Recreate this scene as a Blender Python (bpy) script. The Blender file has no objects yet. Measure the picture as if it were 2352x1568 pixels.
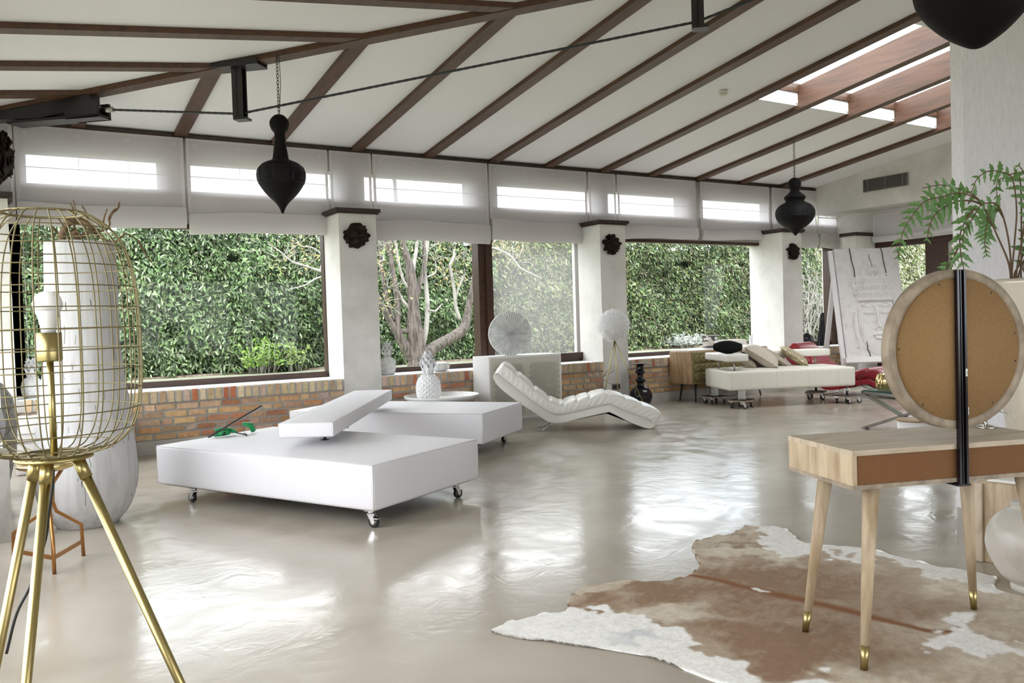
import bpy, bmesh, math, random
import numpy as np
from mathutils import Vector, Matrix
random.seed(7); rng = np.random.default_rng(7)
S = bpy.context.scene; COL = S.collection; PI = math.pi

# ------------------------------------------------------------------ camera
F_PX, YAW, PIT, ROL, CAM_H = 1900., .5516, .02655, -.03044, 1.32
fwd = Vector((math.sin(YAW)*math.cos(PIT), math.cos(YAW)*math.cos(PIT), -math.sin(PIT)))
r0 = Vector((math.cos(YAW), -math.sin(YAW), 0)); u0 = r0.cross(fwd)
right = math.cos(ROL)*r0 + math.sin(ROL)*u0
up = -math.sin(ROL)*r0 + math.cos(ROL)*u0
EYE = Vector((0, 0, CAM_H))
cd = bpy.data.cameras.new('camera'); cam = bpy.data.objects.new('camera', cd); COL.objects.link(cam)
m = Matrix((right, up, -fwd)).transposed().to_4x4(); m.translation = EYE
cam.matrix_world = m
cd.sensor_width = 36; cd.lens = F_PX/2352*36; cd.clip_start = .05; cd.clip_end = 300
cd.dof.use_dof = False
S.camera = cam

# ------------------------------------------------------------------ sky and light
W = bpy.data.worlds.new('sky'); S.world = W; W.use_nodes = True
nt = W.node_tree; nt.nodes.clear()
wo = nt.nodes.new('ShaderNodeOutputWorld'); bg = nt.nodes.new('ShaderNodeBackground')
tc = nt.nodes.new('ShaderNodeTexCoord'); nz = nt.nodes.new('ShaderNodeTexNoise'); nz.inputs['Scale'].default_value = 2.2; nz.inputs['Detail'].default_value = 4
cr = nt.nodes.new('ShaderNodeValToRGB'); cr.color_ramp.elements[0].color = (.80, .89, 1, 1); cr.color_ramp.elements[1].color = (.97, .98, 1, 1)
cr.color_ramp.elements[0].position = .35; cr.color_ramp.elements[1].position = .6
nt.links.new(tc.outputs['Generated'], nz.inputs['Vector']); nt.links.new(nz.outputs['Fac'], cr.inputs['Fac'])
nt.links.new(cr.outputs['Color'], bg.inputs['Color']); nt.links.new(bg.outputs[0], wo.inputs[0])
bg.inputs['Strength'].default_value = 5.2
def portal(loc, rot, sx, sy):
    l = bpy.data.lights.new('window_portal', 'AREA'); l.shape = 'RECTANGLE'; l.size = sx; l.size_y = sy
    l.cycles.is_portal = True
    o = bpy.data.objects.new('window_portal', l); COL.objects.link(o); o.location = loc; o.rotation_euler = rot
for x0, x1 in ((.13, 3.53), (4.12, 7.5), (8.1, 11.5), (12.2, 13.3)):
    portal(((x0+x1)/2, 10.3, 2.0), (-PI/2, 0, 0), x1-x0, 2.6)
portal((9.86, 6.07, 4.35), (0, 0, 0), 4.0, 2.1)
portal((-.72, 5.5, 1.6), (0, -PI/2, 0), 2.1, 9.2)
portal((4.8, -5.25, 1.6), (PI/2, 0, 0), 8.8, 2.2)
portal((13.42, 8.0, 1.4), (0, PI/2, 0), 2.4, 2.8)
sd = bpy.data.lights.new('sun', 'SUN'); sd.energy = 1.0; sd.angle = math.radians(25); sd.color = (1, .95, .87)
so = bpy.data.objects.new('sun', sd); COL.objects.link(so)
so.rotation_euler = (math.radians(-35), math.radians(-22), 0); so.location = (0, -5, 12)
so.rotation_euler = Vector((.30, .55, -.95)).to_track_quat('-Z', 'Y').to_euler()
S.view_settings.view_transform = 'Standard'; S.view_settings.look = 'None'
S.view_settings.exposure = 0.48; S.view_settings.gamma = 1; S.view_settings.use_curve_mapping = False
S.cycles.max_bounces = 9; S.cycles.diffuse_bounces = 4; S.cycles.glossy_bounces = 3; S.cycles.transmission_bounces = 5
S.cycles.transparent_max_bounces = 10; S.cycles.sample_clamp_indirect = 6; S.cycles.caustics_reflective = False; S.cycles.caustics_refractive = False
S.cycles.use_denoising = True; S.cycles.use_adaptive_sampling = True; S.cycles.adaptive_threshold = .03

# ------------------------------------------------------------------ materials
def mat(name, col=(.8, .8, .8), rough=.5, metal=0, noise=None, bump=None, coat=0, attr=None, spec=None, sheen=0, coords='Object'):
    """noise=(scale, stretch xyz, colour2, low, high); bump=(scale, strength, stretch)"""
    M = bpy.data.materials.new(name); M.use_nodes = True; t = M.node_tree; b = t.nodes['Principled BSDF']
    b.inputs['Base Color'].default_value = (*col, 1); b.inputs['Roughness'].default_value = rough; b.inputs['Metallic'].default_value = metal
    b.inputs['Coat Weight'].default_value = coat
    if sheen: b.inputs['Sheen Weight'].default_value = sheen
    if spec is not None: b.inputs['Specular IOR Level'].default_value = spec
    tcn = t.nodes.new('ShaderNodeTexCoord')
    src = None
    if attr:
        a = t.nodes.new('ShaderNodeAttribute'); a.attribute_name = attr; src = a.outputs['Color']
        t.links.new(src, b.inputs['Base Color'])
    if noise:
        sc, st, c2, lo, hi = noise
        mp = t.nodes.new('ShaderNodeMapping'); mp.inputs['Scale'].default_value = st
        n = t.nodes.new('ShaderNodeTexNoise'); n.inputs['Scale'].default_value = sc; n.inputs['Detail'].default_value = 6; n.inputs['Roughness'].default_value = .6
        r = t.nodes.new('ShaderNodeMapRange'); r.inputs[1].default_value = lo; r.inputs[2].default_value = hi
        mx = t.nodes.new('ShaderNodeMix'); mx.data_type = 'RGBA'
        t.links.new(tcn.outputs[coords], mp.inputs[0]); t.links.new(mp.outputs[0], n.inputs['Vector'])
        t.links.new(n.outputs['Fac'], r.inputs[0]); t.links.new(r.outputs[0], mx.inputs[0])
        if src:
            t.links.new(src, mx.inputs[6])
            mu = t.nodes.new('ShaderNodeMix'); mu.data_type = 'RGBA'; mu.blend_type = 'MULTIPLY'; mu.inputs[0].default_value = 1
            t.links.new(src, mu.inputs[6]); mu.inputs[7].default_value = (*c2, 1); t.links.new(mu.outputs[2], mx.inputs[7])
        else:
            mx.inputs[6].default_value = (*col, 1); mx.inputs[7].default_value = (*c2, 1)
        t.links.new(mx.outputs[2], b.inputs['Base Color'])
    if bump:
        sc, stg, st = bump
        mp2 = t.nodes.new('ShaderNodeMapping'); mp2.inputs['Scale'].default_value = st
        n2 = t.nodes.new('ShaderNodeTexNoise'); n2.inputs['Scale'].default_value = sc; n2.inputs['Detail'].default_value = 5
        bp = t.nodes.new('ShaderNodeBump'); bp.inputs['Strength'].default_value = stg; bp.inputs['Distance'].default_value = .01
        t.links.new(tcn.outputs[coords], mp2.inputs[0]); t.links.new(mp2.outputs[0], n2.inputs['Vector'])
        t.links.new(n2.outputs['Fac'], bp.inputs['Height']); t.links.new(bp.outputs[0], b.inputs['Normal'])
    return M
def mix_shader(name, parts):
    """parts: list of (node type, settings, weight) mixed one after the other"""
    M = bpy.data.materials.new(name); M.use_nodes = True; t = M.node_tree; t.nodes.clear()
    o = t.nodes.new('ShaderNodeOutputMaterial'); cur = None; tot = 0
    for ty, st, w in parts:
        n = t.nodes.new(ty)
        for k, v in st.items(): n.inputs[k].default_value = v
        tot += w
        if cur is None: cur = n.outputs[0]
        else:
            x = t.nodes.new('ShaderNodeMixShader'); x.inputs[0].default_value = w/tot
            t.links.new(cur, x.inputs[1]); t.links.new(n.outputs[0], x.inputs[2]); cur = x.outputs[0]
    t.links.new(cur, o.inputs[0]); return M
def glass_mat(name, veil=0.):
    M = bpy.data.materials.new(name); M.use_nodes = True; t = M.node_tree; t.nodes.clear()
    o = t.nodes.new('ShaderNodeOutputMaterial'); tr = t.nodes.new('ShaderNodeBsdfTransparent'); gl = t.nodes.new('ShaderNodeBsdfGlossy'); gl.inputs['Roughness'].default_value = .02
    fr = t.nodes.new('ShaderNodeFresnel'); fr.inputs[0].default_value = 1.22; mx = t.nodes.new('ShaderNodeMixShader')
    tr.inputs[0].default_value = (.97, .985, .975, 1)
    t.links.new(fr.outputs[0], mx.inputs[0]); t.links.new(tr.outputs[0], mx.inputs[1]); t.links.new(gl.outputs[0], mx.inputs[2]); cur = mx.outputs[0]
    if veil:
        tl = t.nodes.new('ShaderNodeBsdfTranslucent'); tl.inputs[0].default_value = (.8, .8, .78, 1); m2 = t.nodes.new('ShaderNodeMixShader'); m2.inputs[0].default_value = veil
        t.links.new(cur, m2.inputs[1]); t.links.new(tl.outputs[0], m2.inputs[2]); cur = m2.outputs[0]
    t.links.new(cur, o.inputs[0]); return M

M = {}
M['plaster'] = mat('plaster', (.76, .735, .69), .75, noise=(2.2, (1, 1, 1), (.62, .60, .555), .38, .68), bump=(9, .25, (1, 1, 1)))
M['ceil'] = mat('ceiling_board', (.88, .865, .855), .9, bump=(60, .08, (1, 1, 1)))
M['beam'] = mat('stained_beam', (.098, .044, .021), .5, noise=(2.5, (7, .7, 7), (.052, .022, .010), .42, .7), bump=(10, .15, (4, 1, 4)))
M['frame'] = mat('brown_window_frame', (.058, .024, .013), .4, noise=(4, (1, 6, 6), (.033, .014, .008), .4, .7))
M['darktrim'] = mat('dark_trim', (.035, .017, .012), .45)
M['steel_black'] = mat('black_painted_steel', (.018, .014, .015), .4)
M['rope'] = mat('steel_rope', (.05, .055, .055), .5, .5)
M['white_shaft'] = mat('white_shaft_plaster', (.78, .78, .77), .8)
M['base'] = mat('baseboard_plaster', (.56, .545, .51), .7, noise=(5, (1, 1, 1), (.46, .44, .41), .4, .7))
M['mortar'] = mat('mortar', (.44, .42, .38), .9, bump=(60, .5, (1, 1, 1)))
M['brick'] = mat('old_brick', (.5, .3, .2), .85, attr='Col', noise=(22, (1, 1, 1), (.78, .72, .68), .4, .68), bump=(70, .6, (1, 1, 1)))
M['linen'] = mix_shader('sheer_linen', [('ShaderNodeBsdfTranslucent', {'Color': (.86, .83, .85, 1)}, .36), ('ShaderNodeBsdfDiffuse', {'Color': (.86, .82, .84, 1)}, .53), ('ShaderNodeBsdfTransparent', {}, .11)])
M['linen_fold'] = mix_shader('folded_linen', [('ShaderNodeBsdfTranslucent', {'Color': (.84, .81, .80, 1)}, .38), ('ShaderNodeBsdfDiffuse', {'Color': (.82, .79, .78, 1)}, .62)])
M['glass'] = glass_mat('window_glass'); M['screen'] = glass_mat('screened_glass', .17)
M['bed'] = mat('white_fake_leather', (.70, .685, .705), .55, bump=(120, .06, (1, 1, 1)), sheen=.1)
M['seam'] = mat('grey_seam', (.42, .41, .42), .7)
M['cream'] = mat('cream_leather', (.74, .72, .66), .4, bump=(25, .1, (1, 1, 1)))
M['sofa'] = mat('ivory_leather', (.72, .695, .62), .5, noise=(3, (9, 9, .6), (.65, .62, .53), .5, .75))
M['red'] = mat('red_leather', (.21, .006, .014), .3, bump=(14, .3, (1, 1, 1)))
M['chrome'] = mat('chrome', (.75, .75, .76), .14, 1)
M['brushed'] = mat('brushed_steel', (.42, .40, .37), .3, 1)
M['rubber'] = mat('black_rubber', (.015, .015, .016), .5)
M['black'] = mat('black_gloss', (.008, .006, .010), .12)
M['lantern'] = mat('black_wire_lantern', (.006, .005, .005), .6, bump=(60, .3, (1, 1, 12)), spec=.15)
M['lacq'] = mat('white_lacquer', (.80, .79, .77), .4)
M['lace'] = mat('carved_front', (.60, .575, .50), .6)
M['laceg'] = mat('carved_grooves', (.42, .40, .35), .8)
M['ceramic'] = mat('white_ceramic', (.86, .86, .86), .25)
M['ceramic2'] = mat('white_stucco_ceramic', (.74, .73, .71), .6, noise=(20, (1, 1, 1), (.5, .49, .47), .5, .7), bump=(40, .3, (1, 1, 1)))
M['disc'] = mat('ribbed_stone', (.60, .60, .58), .6, noise=(14, (1, 1, 1), (.72, .72, .70), .4, .6))
M['limed'] = mat('limewashed_wood', (.50, .49, .48), .65, noise=(3.5, (5, 5, .5), (.40, .39, .385), .4, .65), bump=(8, .3, (5, 5, .4)))
M['crack'] = mat('dark_crack', (.05, .045, .04), .9)
M['gold'] = mat('satin_brass', (.42, .34, .15), .33, 1)
M['goldp'] = mat('gold_paint', (.19, .155, .07), .45, .4)
M['brass'] = mat('polished_brass', (.72, .56, .26), .15, 1)
M['copper'] = mat('aged_copper', (.42, .20, .07), .35, .85)
M['bulb'] = mat('frosted_bulb', (.84, .83, .80), .3)
M['bulbn'] = mat('bulb_body', (.78, .77, .74), .45)
M['mango'] = mat('mango_wood', (.58, .48, .36), .5, noise=(2.0, (2, 12, 6), (.43, .34, .235), .42, .66), bump=(10, .08, (8, 1, 1)))
M['mangov'] = mat('mango_wood_upright', (.58, .46, .31), .5, noise=(3.2, (5, 5, .8), (.36, .26, .155), .42, .64))
M['mangog'] = mat('weathered_rim_wood', (.40, .32, .235), .6, noise=(5, (3, 3, 2), (.24, .185, .13), .4, .62))
M['hdf'] = mat('brown_fibreboard', (.335, .195, .078), .8, noise=(180, (1, 1, 1), (.285, .162, .063), .4, .6))
M['hdf2'] = mat('dark_fibreboard', (.20, .088, .026), .8, noise=(180, (1, 1, 1), (.165, .07, .021), .4, .6))
M['paper'] = mat('white_label', (.8, .8, .8), .6); M['ink'] = mat('ink', (.02, .02, .02), .6)
M['side'] = mat('sideboard_wood', (.40, .27, .15), .5, noise=(4, (8, 8, 1), (.20, .115, .055), .45, .68))
M['olive'] = mat('olive_leather', (.155, .125, .045), .4)
M['ptaupe'] = mat('taupe_velvet', (.34, .285, .22), .6, sheen=.3); M['pbeige'] = mat('beige_velvet', (.50, .43, .35), .6, noise=(30, (1, 1, 1), (.43, .37, .30), .45, .6), sheen=.3)
M['pgold'] = mat('gold_brocade', (.30, .25, .15), .45, noise=(30, (1, 1, 1), (.62, .52, .32), .55, .62))
M['feather'] = mix_shader('white_feather', [('ShaderNodeBsdfDiffuse', {'Color': (.92, .91, .90, 1)}, .6), ('ShaderNodeBsdfTranslucent', {'Color': (.92, .91, .90, 1)}, .4)])
M['twig'] = mat('dry_twig', (.36, .27, .20), .8); M['drift'] = mat('driftwood', (.20, .125, .06), .75, noise=(10, (1, 1, 1), (.10, .055, .03), .4, .7))
M['sconce'] = mat('bark_shingle', (.018, .008, .005), .65, noise=(12, (1, 1, 1), (.11, .034, .009), .6, .8), spec=.25)
M['concrete_pot'] = mat('glazed_stone_pot', (.64, .60, .54), .3, noise=(7, (1, 1, 1), (.52, .46, .39), .45, .7), bump=(12, .15, (1, 1, 1)))
M['planter'] = mat('pearl_planter', (.62, .56, .46), .3, .25, noise=(4, (1, 1, .3), (.52, .46, .37), .4, .7))
M['silver'] = mat('cast_silver', (.62, .60, .56), .18, 1)
M['fern'] = mix_shader('fern_leaf', [('ShaderNodeBsdfDiffuse', {'Color': (.12, .25, .07, 1)}, .62), ('ShaderNodeBsdfTranslucent', {'Color': (.16, .32, .07, 1)}, .32), ('ShaderNodeBsdfGlossy', {'Color': (.8, .9, .8, 1), 'Roughness': .4}, .06)])
M['stem'] = mat('fern_stem', (.13, .075, .035), .6); M['soil'] = mat('soil', (.03, .02, .015), .9)
M['grass'] = mat('lawn', (.20, .215, .13), .9, noise=(3, (1, 1, 1), (.29, .29, .22), .4, .65), bump=(40, .8, (1, 1, 1)))
M['earth'] = mat('earth', (.17, .13, .10), .95, noise=(14, (1, 1, 1), (.30, .24, .20), .45, .65))
M['bark'] = mat('bark', (.155, .13, .115), .9, noise=(34, (1, 1, .12), (.06, .05, .043), .44, .58), bump=(34, 1, (1, 1, .12)))
M['paleb'] = mat('pale_bark', (.36, .34, .31), .85, noise=(9, (1, 1, .5), (.20, .19, .17), .45, .65))
M['hedge'] = mat('hedge_leaf', (.2, .3, .1), .6, attr='Col'); M['hedge'].node_tree.nodes['Principled BSDF'].inputs['Specular IOR Level'].default_value = .12
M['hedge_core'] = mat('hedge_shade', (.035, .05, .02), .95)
M['ventg'] = mat('vent_slat', (.24, .23, .21), .5); M['socket'] = mat('grey_socket', (.16, .15, .15), .35)
M['cream_plastic'] = mat('cream_plastic', (.72, .68, .58), .4); M['white_paint'] = mat('white_paint', (.74, .72, .72), .55)
M['panel'] = mat('carved_white_panel', (.62, .595, .585), .75, noise=(10, (1, 1, 1), (.53, .50, .49), .5, .7))
M['green'] = mat('green_plastic', (.0, .26, .07), .35); M['cord'] = mat('white_cord', (.75, .72, .66), .6)
M['grit'] = mat('grey_rough_stone', (.34, .33, .30), .8, noise=(30, (1, 1, 1), (.16, .155, .14), .45, .65), bump=(30, 1, (1, 1, 1)))
M['slab'] = mat('grey_slab', (.36, .34, .31), .6, noise=(8, (1, 1, .6), (.26, .24, .22), .45, .7)); M['sequin'] = mat('silver_scale', (.35, .34, .37), .3, .8, bump=(90, 1, (1, 1, 1)))
M['handw'] = mat('white_resin', (.80, .75, .70), .5); M['tglass'] = mix_shader('dark_green_glass', [('ShaderNodeBsdfTransparent', {'Color': (.7, .8, .76, 1)}, .75), ('ShaderNodeBsdfGlossy', {'Roughness': .05}, .25)])
M['glassedge'] = mat('glass_edge', (.01, .06, .045), .2)
M['fabricwall'] = mat('woven_wall_covering', (.84, .82, .84), .85, noise=(60, (1, 1, .25), (.76, .74, .77), .4, .65), bump=(90, .3, (1, 1, .3)))

# polished cement floor: trowel marks, uneven gloss
def floor_mat():
    Mm = bpy.data.materials.new('polished_cement'); Mm.use_nodes = True; t = Mm.node_tree; b = t.nodes['Principled BSDF']
    tcn = t.nodes.new('ShaderNodeTexCoord')
    n1 = t.nodes.new('ShaderNodeTexNoise'); n1.inputs['Scale'].default_value = 1.1; n1.inputs['Detail'].default_value = 8; n1.inputs['Distortion'].default_value = .6
    t.links.new(tcn.outputs['Object'], n1.inputs['Vector'])
    cr = t.nodes.new('ShaderNodeValToRGB'); e = cr.color_ramp.elements
    e[0].position = .3; e[0].color = (.365, .32, .26, 1); e[1].position = .72; e[1].color = (.495, .448, .378, 1)
    t.links.new(n1.outputs['Fac'], cr.inputs['Fac']); t.links.new(cr.outputs[0], b.inputs['Base Color'])
    n2 = t.nodes.new('ShaderNodeTexNoise'); n2.inputs['Scale'].default_value = 3.0; n2.inputs['Detail'].default_value = 6; n2.inputs['Distortion'].default_value = 1.2
    t.links.new(tcn.outputs['Object'], n2.inputs['Vector'])
    mr = t.nodes.new('ShaderNodeMapRange'); mr.inputs[1].default_value = .3; mr.inputs[2].default_value = .75; mr.inputs[3].default_value = .12; mr.inputs[4].default_value = .27
    t.links.new(n2.outputs['Fac'], mr.inputs[0]); t.links.new(mr.outputs[0], b.inputs['Roughness'])
    b.inputs['Specular IOR Level'].default_value = .33
    n3 = t.nodes.new('ShaderNodeTexNoise'); n3.inputs['Scale'].default_value = 4.5; n3.inputs['Detail'].default_value = 3; n3.inputs['Distortion'].default_value = 1.5
    n4 = t.nodes.new('ShaderNodeTexNoise'); n4.inputs['Scale'].default_value = 34; n4.inputs['Detail'].default_value = 3
    ad = t.nodes.new('ShaderNodeMath'); ad.operation = 'MULTIPLY_ADD'; ad.inputs[1].default_value = .22
    t.links.new(tcn.outputs['Object'], n3.inputs['Vector']); t.links.new(tcn.outputs['Object'], n4.inputs['Vector'])
    t.links.new(n4.outputs['Fac'], ad.inputs[0]); t.links.new(n3.outputs['Fac'], ad.inputs[2])
    bp = t.nodes.new('ShaderNodeBump'); bp.inputs['Strength'].default_value = .30; bp.inputs['Distance'].default_value = .0055
    t.links.new(ad.outputs[0], bp.inputs['Height']); t.links.new(bp.outputs[0], b.inputs['Normal'])
    return Mm
M['floor'] = floor_mat()

# ------------------------------------------------------------------ mesh builder
WM = {}
def tag(o, label=None, cat=None, group=None, kind=None):
    if label: o['label'] = label
    if cat: o['category'] = cat
    if group: o['group'] = group
    if kind: o['kind'] = kind
    return o
def thing(name, label, cat, loc=(0, 0, 0), rz=0, group=None):
    o = bpy.data.objects.new(name, None); COL.objects.link(o); o.empty_display_size = .1
    o.location = loc; o.rotation_euler = (0, 0, rz)
    WM[o.name] = Matrix.Translation(Vector(loc)) @ Matrix.Rotation(rz, 4, 'Z')
    return tag(o, label, cat, group)
def V(*a): return Vector(a)
class MB:
    def __init__(s): s.v = []; s.f = []; s.sm = []; s.c = []; s.mi = []; s.cur = 0
    def add(s, vs, fs, smooth=False, col=None):
        n = len(s.v); s.v += [tuple(x) for x in vs]
        for f in fs:
            s.f.append([i+n for i in f]); s.sm.append(smooth); s.c.append(col); s.mi.append(s.cur)
        return s
    def box(s, lo, hi, mtx=None, col=None):
        x0, y0, z0 = lo; x1, y1, z1 = hi
        vs = [Vector(p) for p in ((x0,y0,z0),(x1,y0,z0),(x1,y1,z0),(x0,y1,z0),(x0,y0,z1),(x1,y0,z1),(x1,y1,z1),(x0,y1,z1))]
        if mtx is not None: vs = [mtx @ p for p in vs]
        return s.add(vs, [(3,2,1,0),(4,5,6,7),(0,1,5,4),(1,2,6,5),(2,3,7,6),(3,0,4,7)], col=col)
    def rbox(s, lo, hi, r=.02, seg=3, mtx=None, puff=0, cuts=0):
        b = bmesh.new(); bmesh.ops.create_cube(b, size=1)
        c = [(lo[i]+hi[i])/2 for i in range(3)]; d = [hi[i]-lo[i] for i in range(3)]
        for v in b.verts: v.co = Vector((c[i]+v.co[i]*d[i] for i in range(3)))
        bmesh.ops.bevel(b, geom=b.edges[:], offset=r, segments=seg, profile=.5, affect='EDGES')
        if cuts: bmesh.ops.subdivide_edges(b, edges=[e for e in b.edges if e.calc_length() > max(r*2.2, .06)], cuts=cuts, use_grid_fill=True)
        if puff:
            for v in b.verts:
                q = [(v.co[i]-c[i])/(d[i]/2) for i in range(3)]
                k = max(0, (1-q[0]**2))*max(0, (1-q[1]**2))
                v.co.z += puff*k*(1 if q[2] > 0 else -.3)
        vs = [v.co.copy() for v in b.verts]
        if mtx is not None: vs = [mtx @ p for p in vs]
        s.add(vs, [[v.index for v in f.verts] for f in b.faces], True); b.free(); return s
    def tube(s, pts, rad, n=8, cap=True, col=None, smooth=True):
        pts = [Vector(p) for p in pts]; R = rad if isinstance(rad, (list, tuple)) else [rad]*len(pts)
        base = len(s.v); vs = []; prev = None
        for i, p in enumerate(pts):
            a = pts[max(i-1, 0)]; c = pts[min(i+1, len(pts)-1)]; d = (c-a)
            if d.length < 1e-9: d = Vector((0, 0, 1))
            d.normalize()
            if prev is None:
                x = d.orthogonal().normalized()
            else:
                x = prev - d*prev.dot(d)
                if x.length < 1e-6: x = d.orthogonal()
                x.normalize()
            prev = x; y = d.cross(x)
            for k in range(n):
                t = 2*PI*k/n; vs.append(p+(x*math.cos(t)+y*math.sin(t))*R[i])
        fs = []
        for i in range(len(pts)-1):
            for k in range(n):
                a = i*n+k; b = i*n+(k+1) % n; fs.append((a, b, b+n, a+n))
        if cap: fs += [tuple(range(n-1, -1, -1)), tuple(range((len(pts)-1)*n, len(pts)*n))]
        return s.add(vs, fs, smooth, col)
    def lathe(s, prof, c=(0, 0, 0), n=32, smooth=True, mtx=None, closed=False, fn=None, caps=True):
        """prof: list of (r, z)"""
        vs = []; c = Vector(c)
        for j, (r, z) in enumerate(prof):
            for k in range(n):
                t = 2*PI*k/n; rr = fn(r, z, t, j) if fn else r
                p = Vector((rr*math.cos(t), rr*math.sin(t), z)); vs.append((mtx @ p) if mtx is not None else c+p)
        fs = []
        for j in range(len(prof)-1):
            for k in range(n):
                a = j*n+k; b = j*n+(k+1) % n; fs.append((a, b, b+n, a+n))
        if prof[0][0] > 1e-5 and caps: fs.append(tuple(range(n-1, -1, -1)))
        if prof[-1][0] > 1e-5 and caps: fs.append(tuple(range((len(prof)-1)*n, len(prof)*n)))
        return s.add(vs, fs, smooth)
    def prism(s, poly, h0, h1, mtx=None):
        n = len(poly); vs = [Vector((x, y, h0)) for x, y in poly]+[Vector((x, y, h1)) for x, y in poly]
        if mtx is not None: vs = [mtx @ p for p in vs]
        return s.add(vs, [tuple(range(n-1, -1, -1)), tuple(range(n, 2*n))]+[(i, (i+1) % n, n+(i+1) % n, n+i) for i in range(n)])
    def grid(s, P, smooth=True, col=None):
        nu = len(P); nv = len(P[0]); vs = [p for row in P for p in row]
        return s.add(vs, [(i*nv+j, (i+1)*nv+j, (i+1)*nv+j+1, i*nv+j+1) for i in range(nu-1) for j in range(nv-1)], smooth, col)
    def build(s, name, mt, parent=None, kind=None):
        me = bpy.data.meshes.new(name)
        if parent is not None:
            inv = WM[parent.name].inverted(); vs = [tuple(inv @ Vector(p)) for p in s.v]
        else: vs = s.v
        me.from_pydata(vs, [], s.f); 
        for x in (mt if isinstance(mt, (list, tuple)) else [mt]): me.materials.append(M[x])
        me.polygons.foreach_set('use_smooth', s.sm); me.polygons.foreach_set('material_index', s.mi)
        if any(c is not None for c in s.c):
            a = me.color_attributes.new('Col', 'FLOAT_COLOR', 'CORNER'); buf = []
            for f, c in zip(s.f, s.c): buf += list((*(c or (.5, .5, .5)), 1))*len(f)
            a.data.foreach_set('color', buf)
        me.update()
        o = bpy.data.objects.new(name, me); COL.objects.link(o)
        if parent is not None: o.parent = parent; WM[o.name] = WM[parent.name].copy()
        else: WM[o.name] = Matrix()
        if kind: o['kind'] = kind
        return o
def struct(name, mb, mt, parent=None):
    return mb.build(name, mt, parent, None if parent else 'structure')
def children(o): return [c for c in bpy.data.objects if c.parent == o]
def copy_tree(o, parent=None, suffix=''):
    c = o.copy(); COL.objects.link(c)
    if parent: c.parent = parent
    for ch in children(o): copy_tree(ch, c)
    return c
def frame(o, x, y=None, z=(0, 0, 1)):
    """matrix with origin o and axes x, y, z"""
    x = Vector(x).normalized(); z = Vector(z)
    y = Vector(y).normalized() if y is not None else z.cross(x).normalized()
    mm = Matrix((x, y, z)).transposed().to_4x4(); mm.translation = Vector(o); return mm
def ray(px, py): return fwd + right*((px-1176)/F_PX) - up*((py-784)/F_PX)
def at_y(px, py, Y): d = ray(px, py); return EYE + d*(Y/d.y)
def at_w(px, py, w): return EYE + ray(px, py)*w
def at_z(px, py, z): d = ray(px, py); return EYE + d*((z-CAM_H)/d.z)
def spline(pts, n=6):
    """Catmull-Rom through pts (tuples of any length)"""
    P = [np.array(p, float) for p in pts]; P = [2*P[0]-P[1]]+P+[2*P[-1]-P[-2]]; out = []
    for i in range(1, len(P)-2):
        for k in range(n):
            t = k/n; a, b, c, d = P[i-1:i+3]
            out.append(.5*((2*b)+(-a+c)*t+(2*a-5*b+4*c-d)*t*t+(-a+3*b-3*c+d)*t**3))
    out.append(P[-2]); return out

# ------------------------------------------------------------------ the room shell
TA, TB, HR = .1325, .1325*.93, .93
X0, YE = -.215, 10.0
ZR = lambda y: 3.5+TA*(10-y)                 # underside of the main slope's rafters
ZL = lambda x: 3.5+TB*(x-X0)
XH = lambda y: X0+(10-y)/HR                  # hip line
RIDGE, XE, XW = 2.5, 12.73, -.5
up_ = .048
struct('floor', MB().box((-1.2, -5.4, -.15), (14, 10.3, 0)), 'floor')
c = MB()
def mp(x, y, dz=up_): return (x, y, ZR(y)+dz)
zlb = lambda x, dz=up_: ZL(x)+dz
c.add([mp(XH(10.1), 10.1), mp(13.5, 10.1), mp(13.5, 7.09), mp(XH(7.09), 7.09)], [(0, 1, 2, 3)])
c.add([mp(XH(7.09), 7.09), mp(7.93, 7.09), mp(7.93, 5.05), mp(XH(5.05), 5.05)], [(0, 1, 2, 3)])
c.add([mp(11.85, 7.09), mp(13.5, 7.09), mp(13.5, 5.05), mp(11.85, 5.05)], [(0, 1, 2, 3)])
c.add([mp(XH(5.05), 5.05), mp(13.5, 5.05), mp(13.5, RIDGE), mp(XH(RIDGE), RIDGE)], [(0, 1, 2, 3)])
c.add([mp(XH(RIDGE), RIDGE), mp(13.5, RIDGE), (13.5, -5.2, mp(0, 10.2)[2]), (XH(10.2), -5.2, mp(0, 10.2)[2])], [(0, 1, 2, 3)])
c.add([(-1.2, 11.0, zlb(-1.2)), mp(XH(10.1), 10.1), mp(XH(RIDGE), RIDGE), (XH(10.2), -5.2, mp(0, 10.2)[2]), (-1.2, -5.4, zlb(-1.2))], [(0, 1, 2), (0, 2, 4), (4, 2, 3)])
struct('ceiling', c, 'ceil')
# skylight well: lower white face, brown head, sides, glass over it
c = MB(); c.box((7.9, 7.09, ZR(7.09)+.08), (11.9, 7.16, ZR(7.09)+.21)); sk = struct('trim_1', c, 'white_shaft')
c = MB(); c.box((7.9, 7.07, ZR(7.09)+.21), (11.9, 7.16, ZR(7.09)+.32)); c.box((7.9, 4.98, ZR(5.05)+.08), (11.9, 5.05, ZR(5.05)+.30))
struct('trim_2', c, 'beam')
g = MB(); g.add([mp(7.8, 7.2, .235), mp(12, 7.2, .235), mp(12, 4.9, .235), mp(7.8, 4.9, .235)], [(0, 1, 2, 3)])
wn = thing('window_5', 'skylight', 'window'); del wn['label']; del wn['category']; wn['kind'] = 'structure'
g.build('glass_pane', 'glass', wn)
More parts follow.
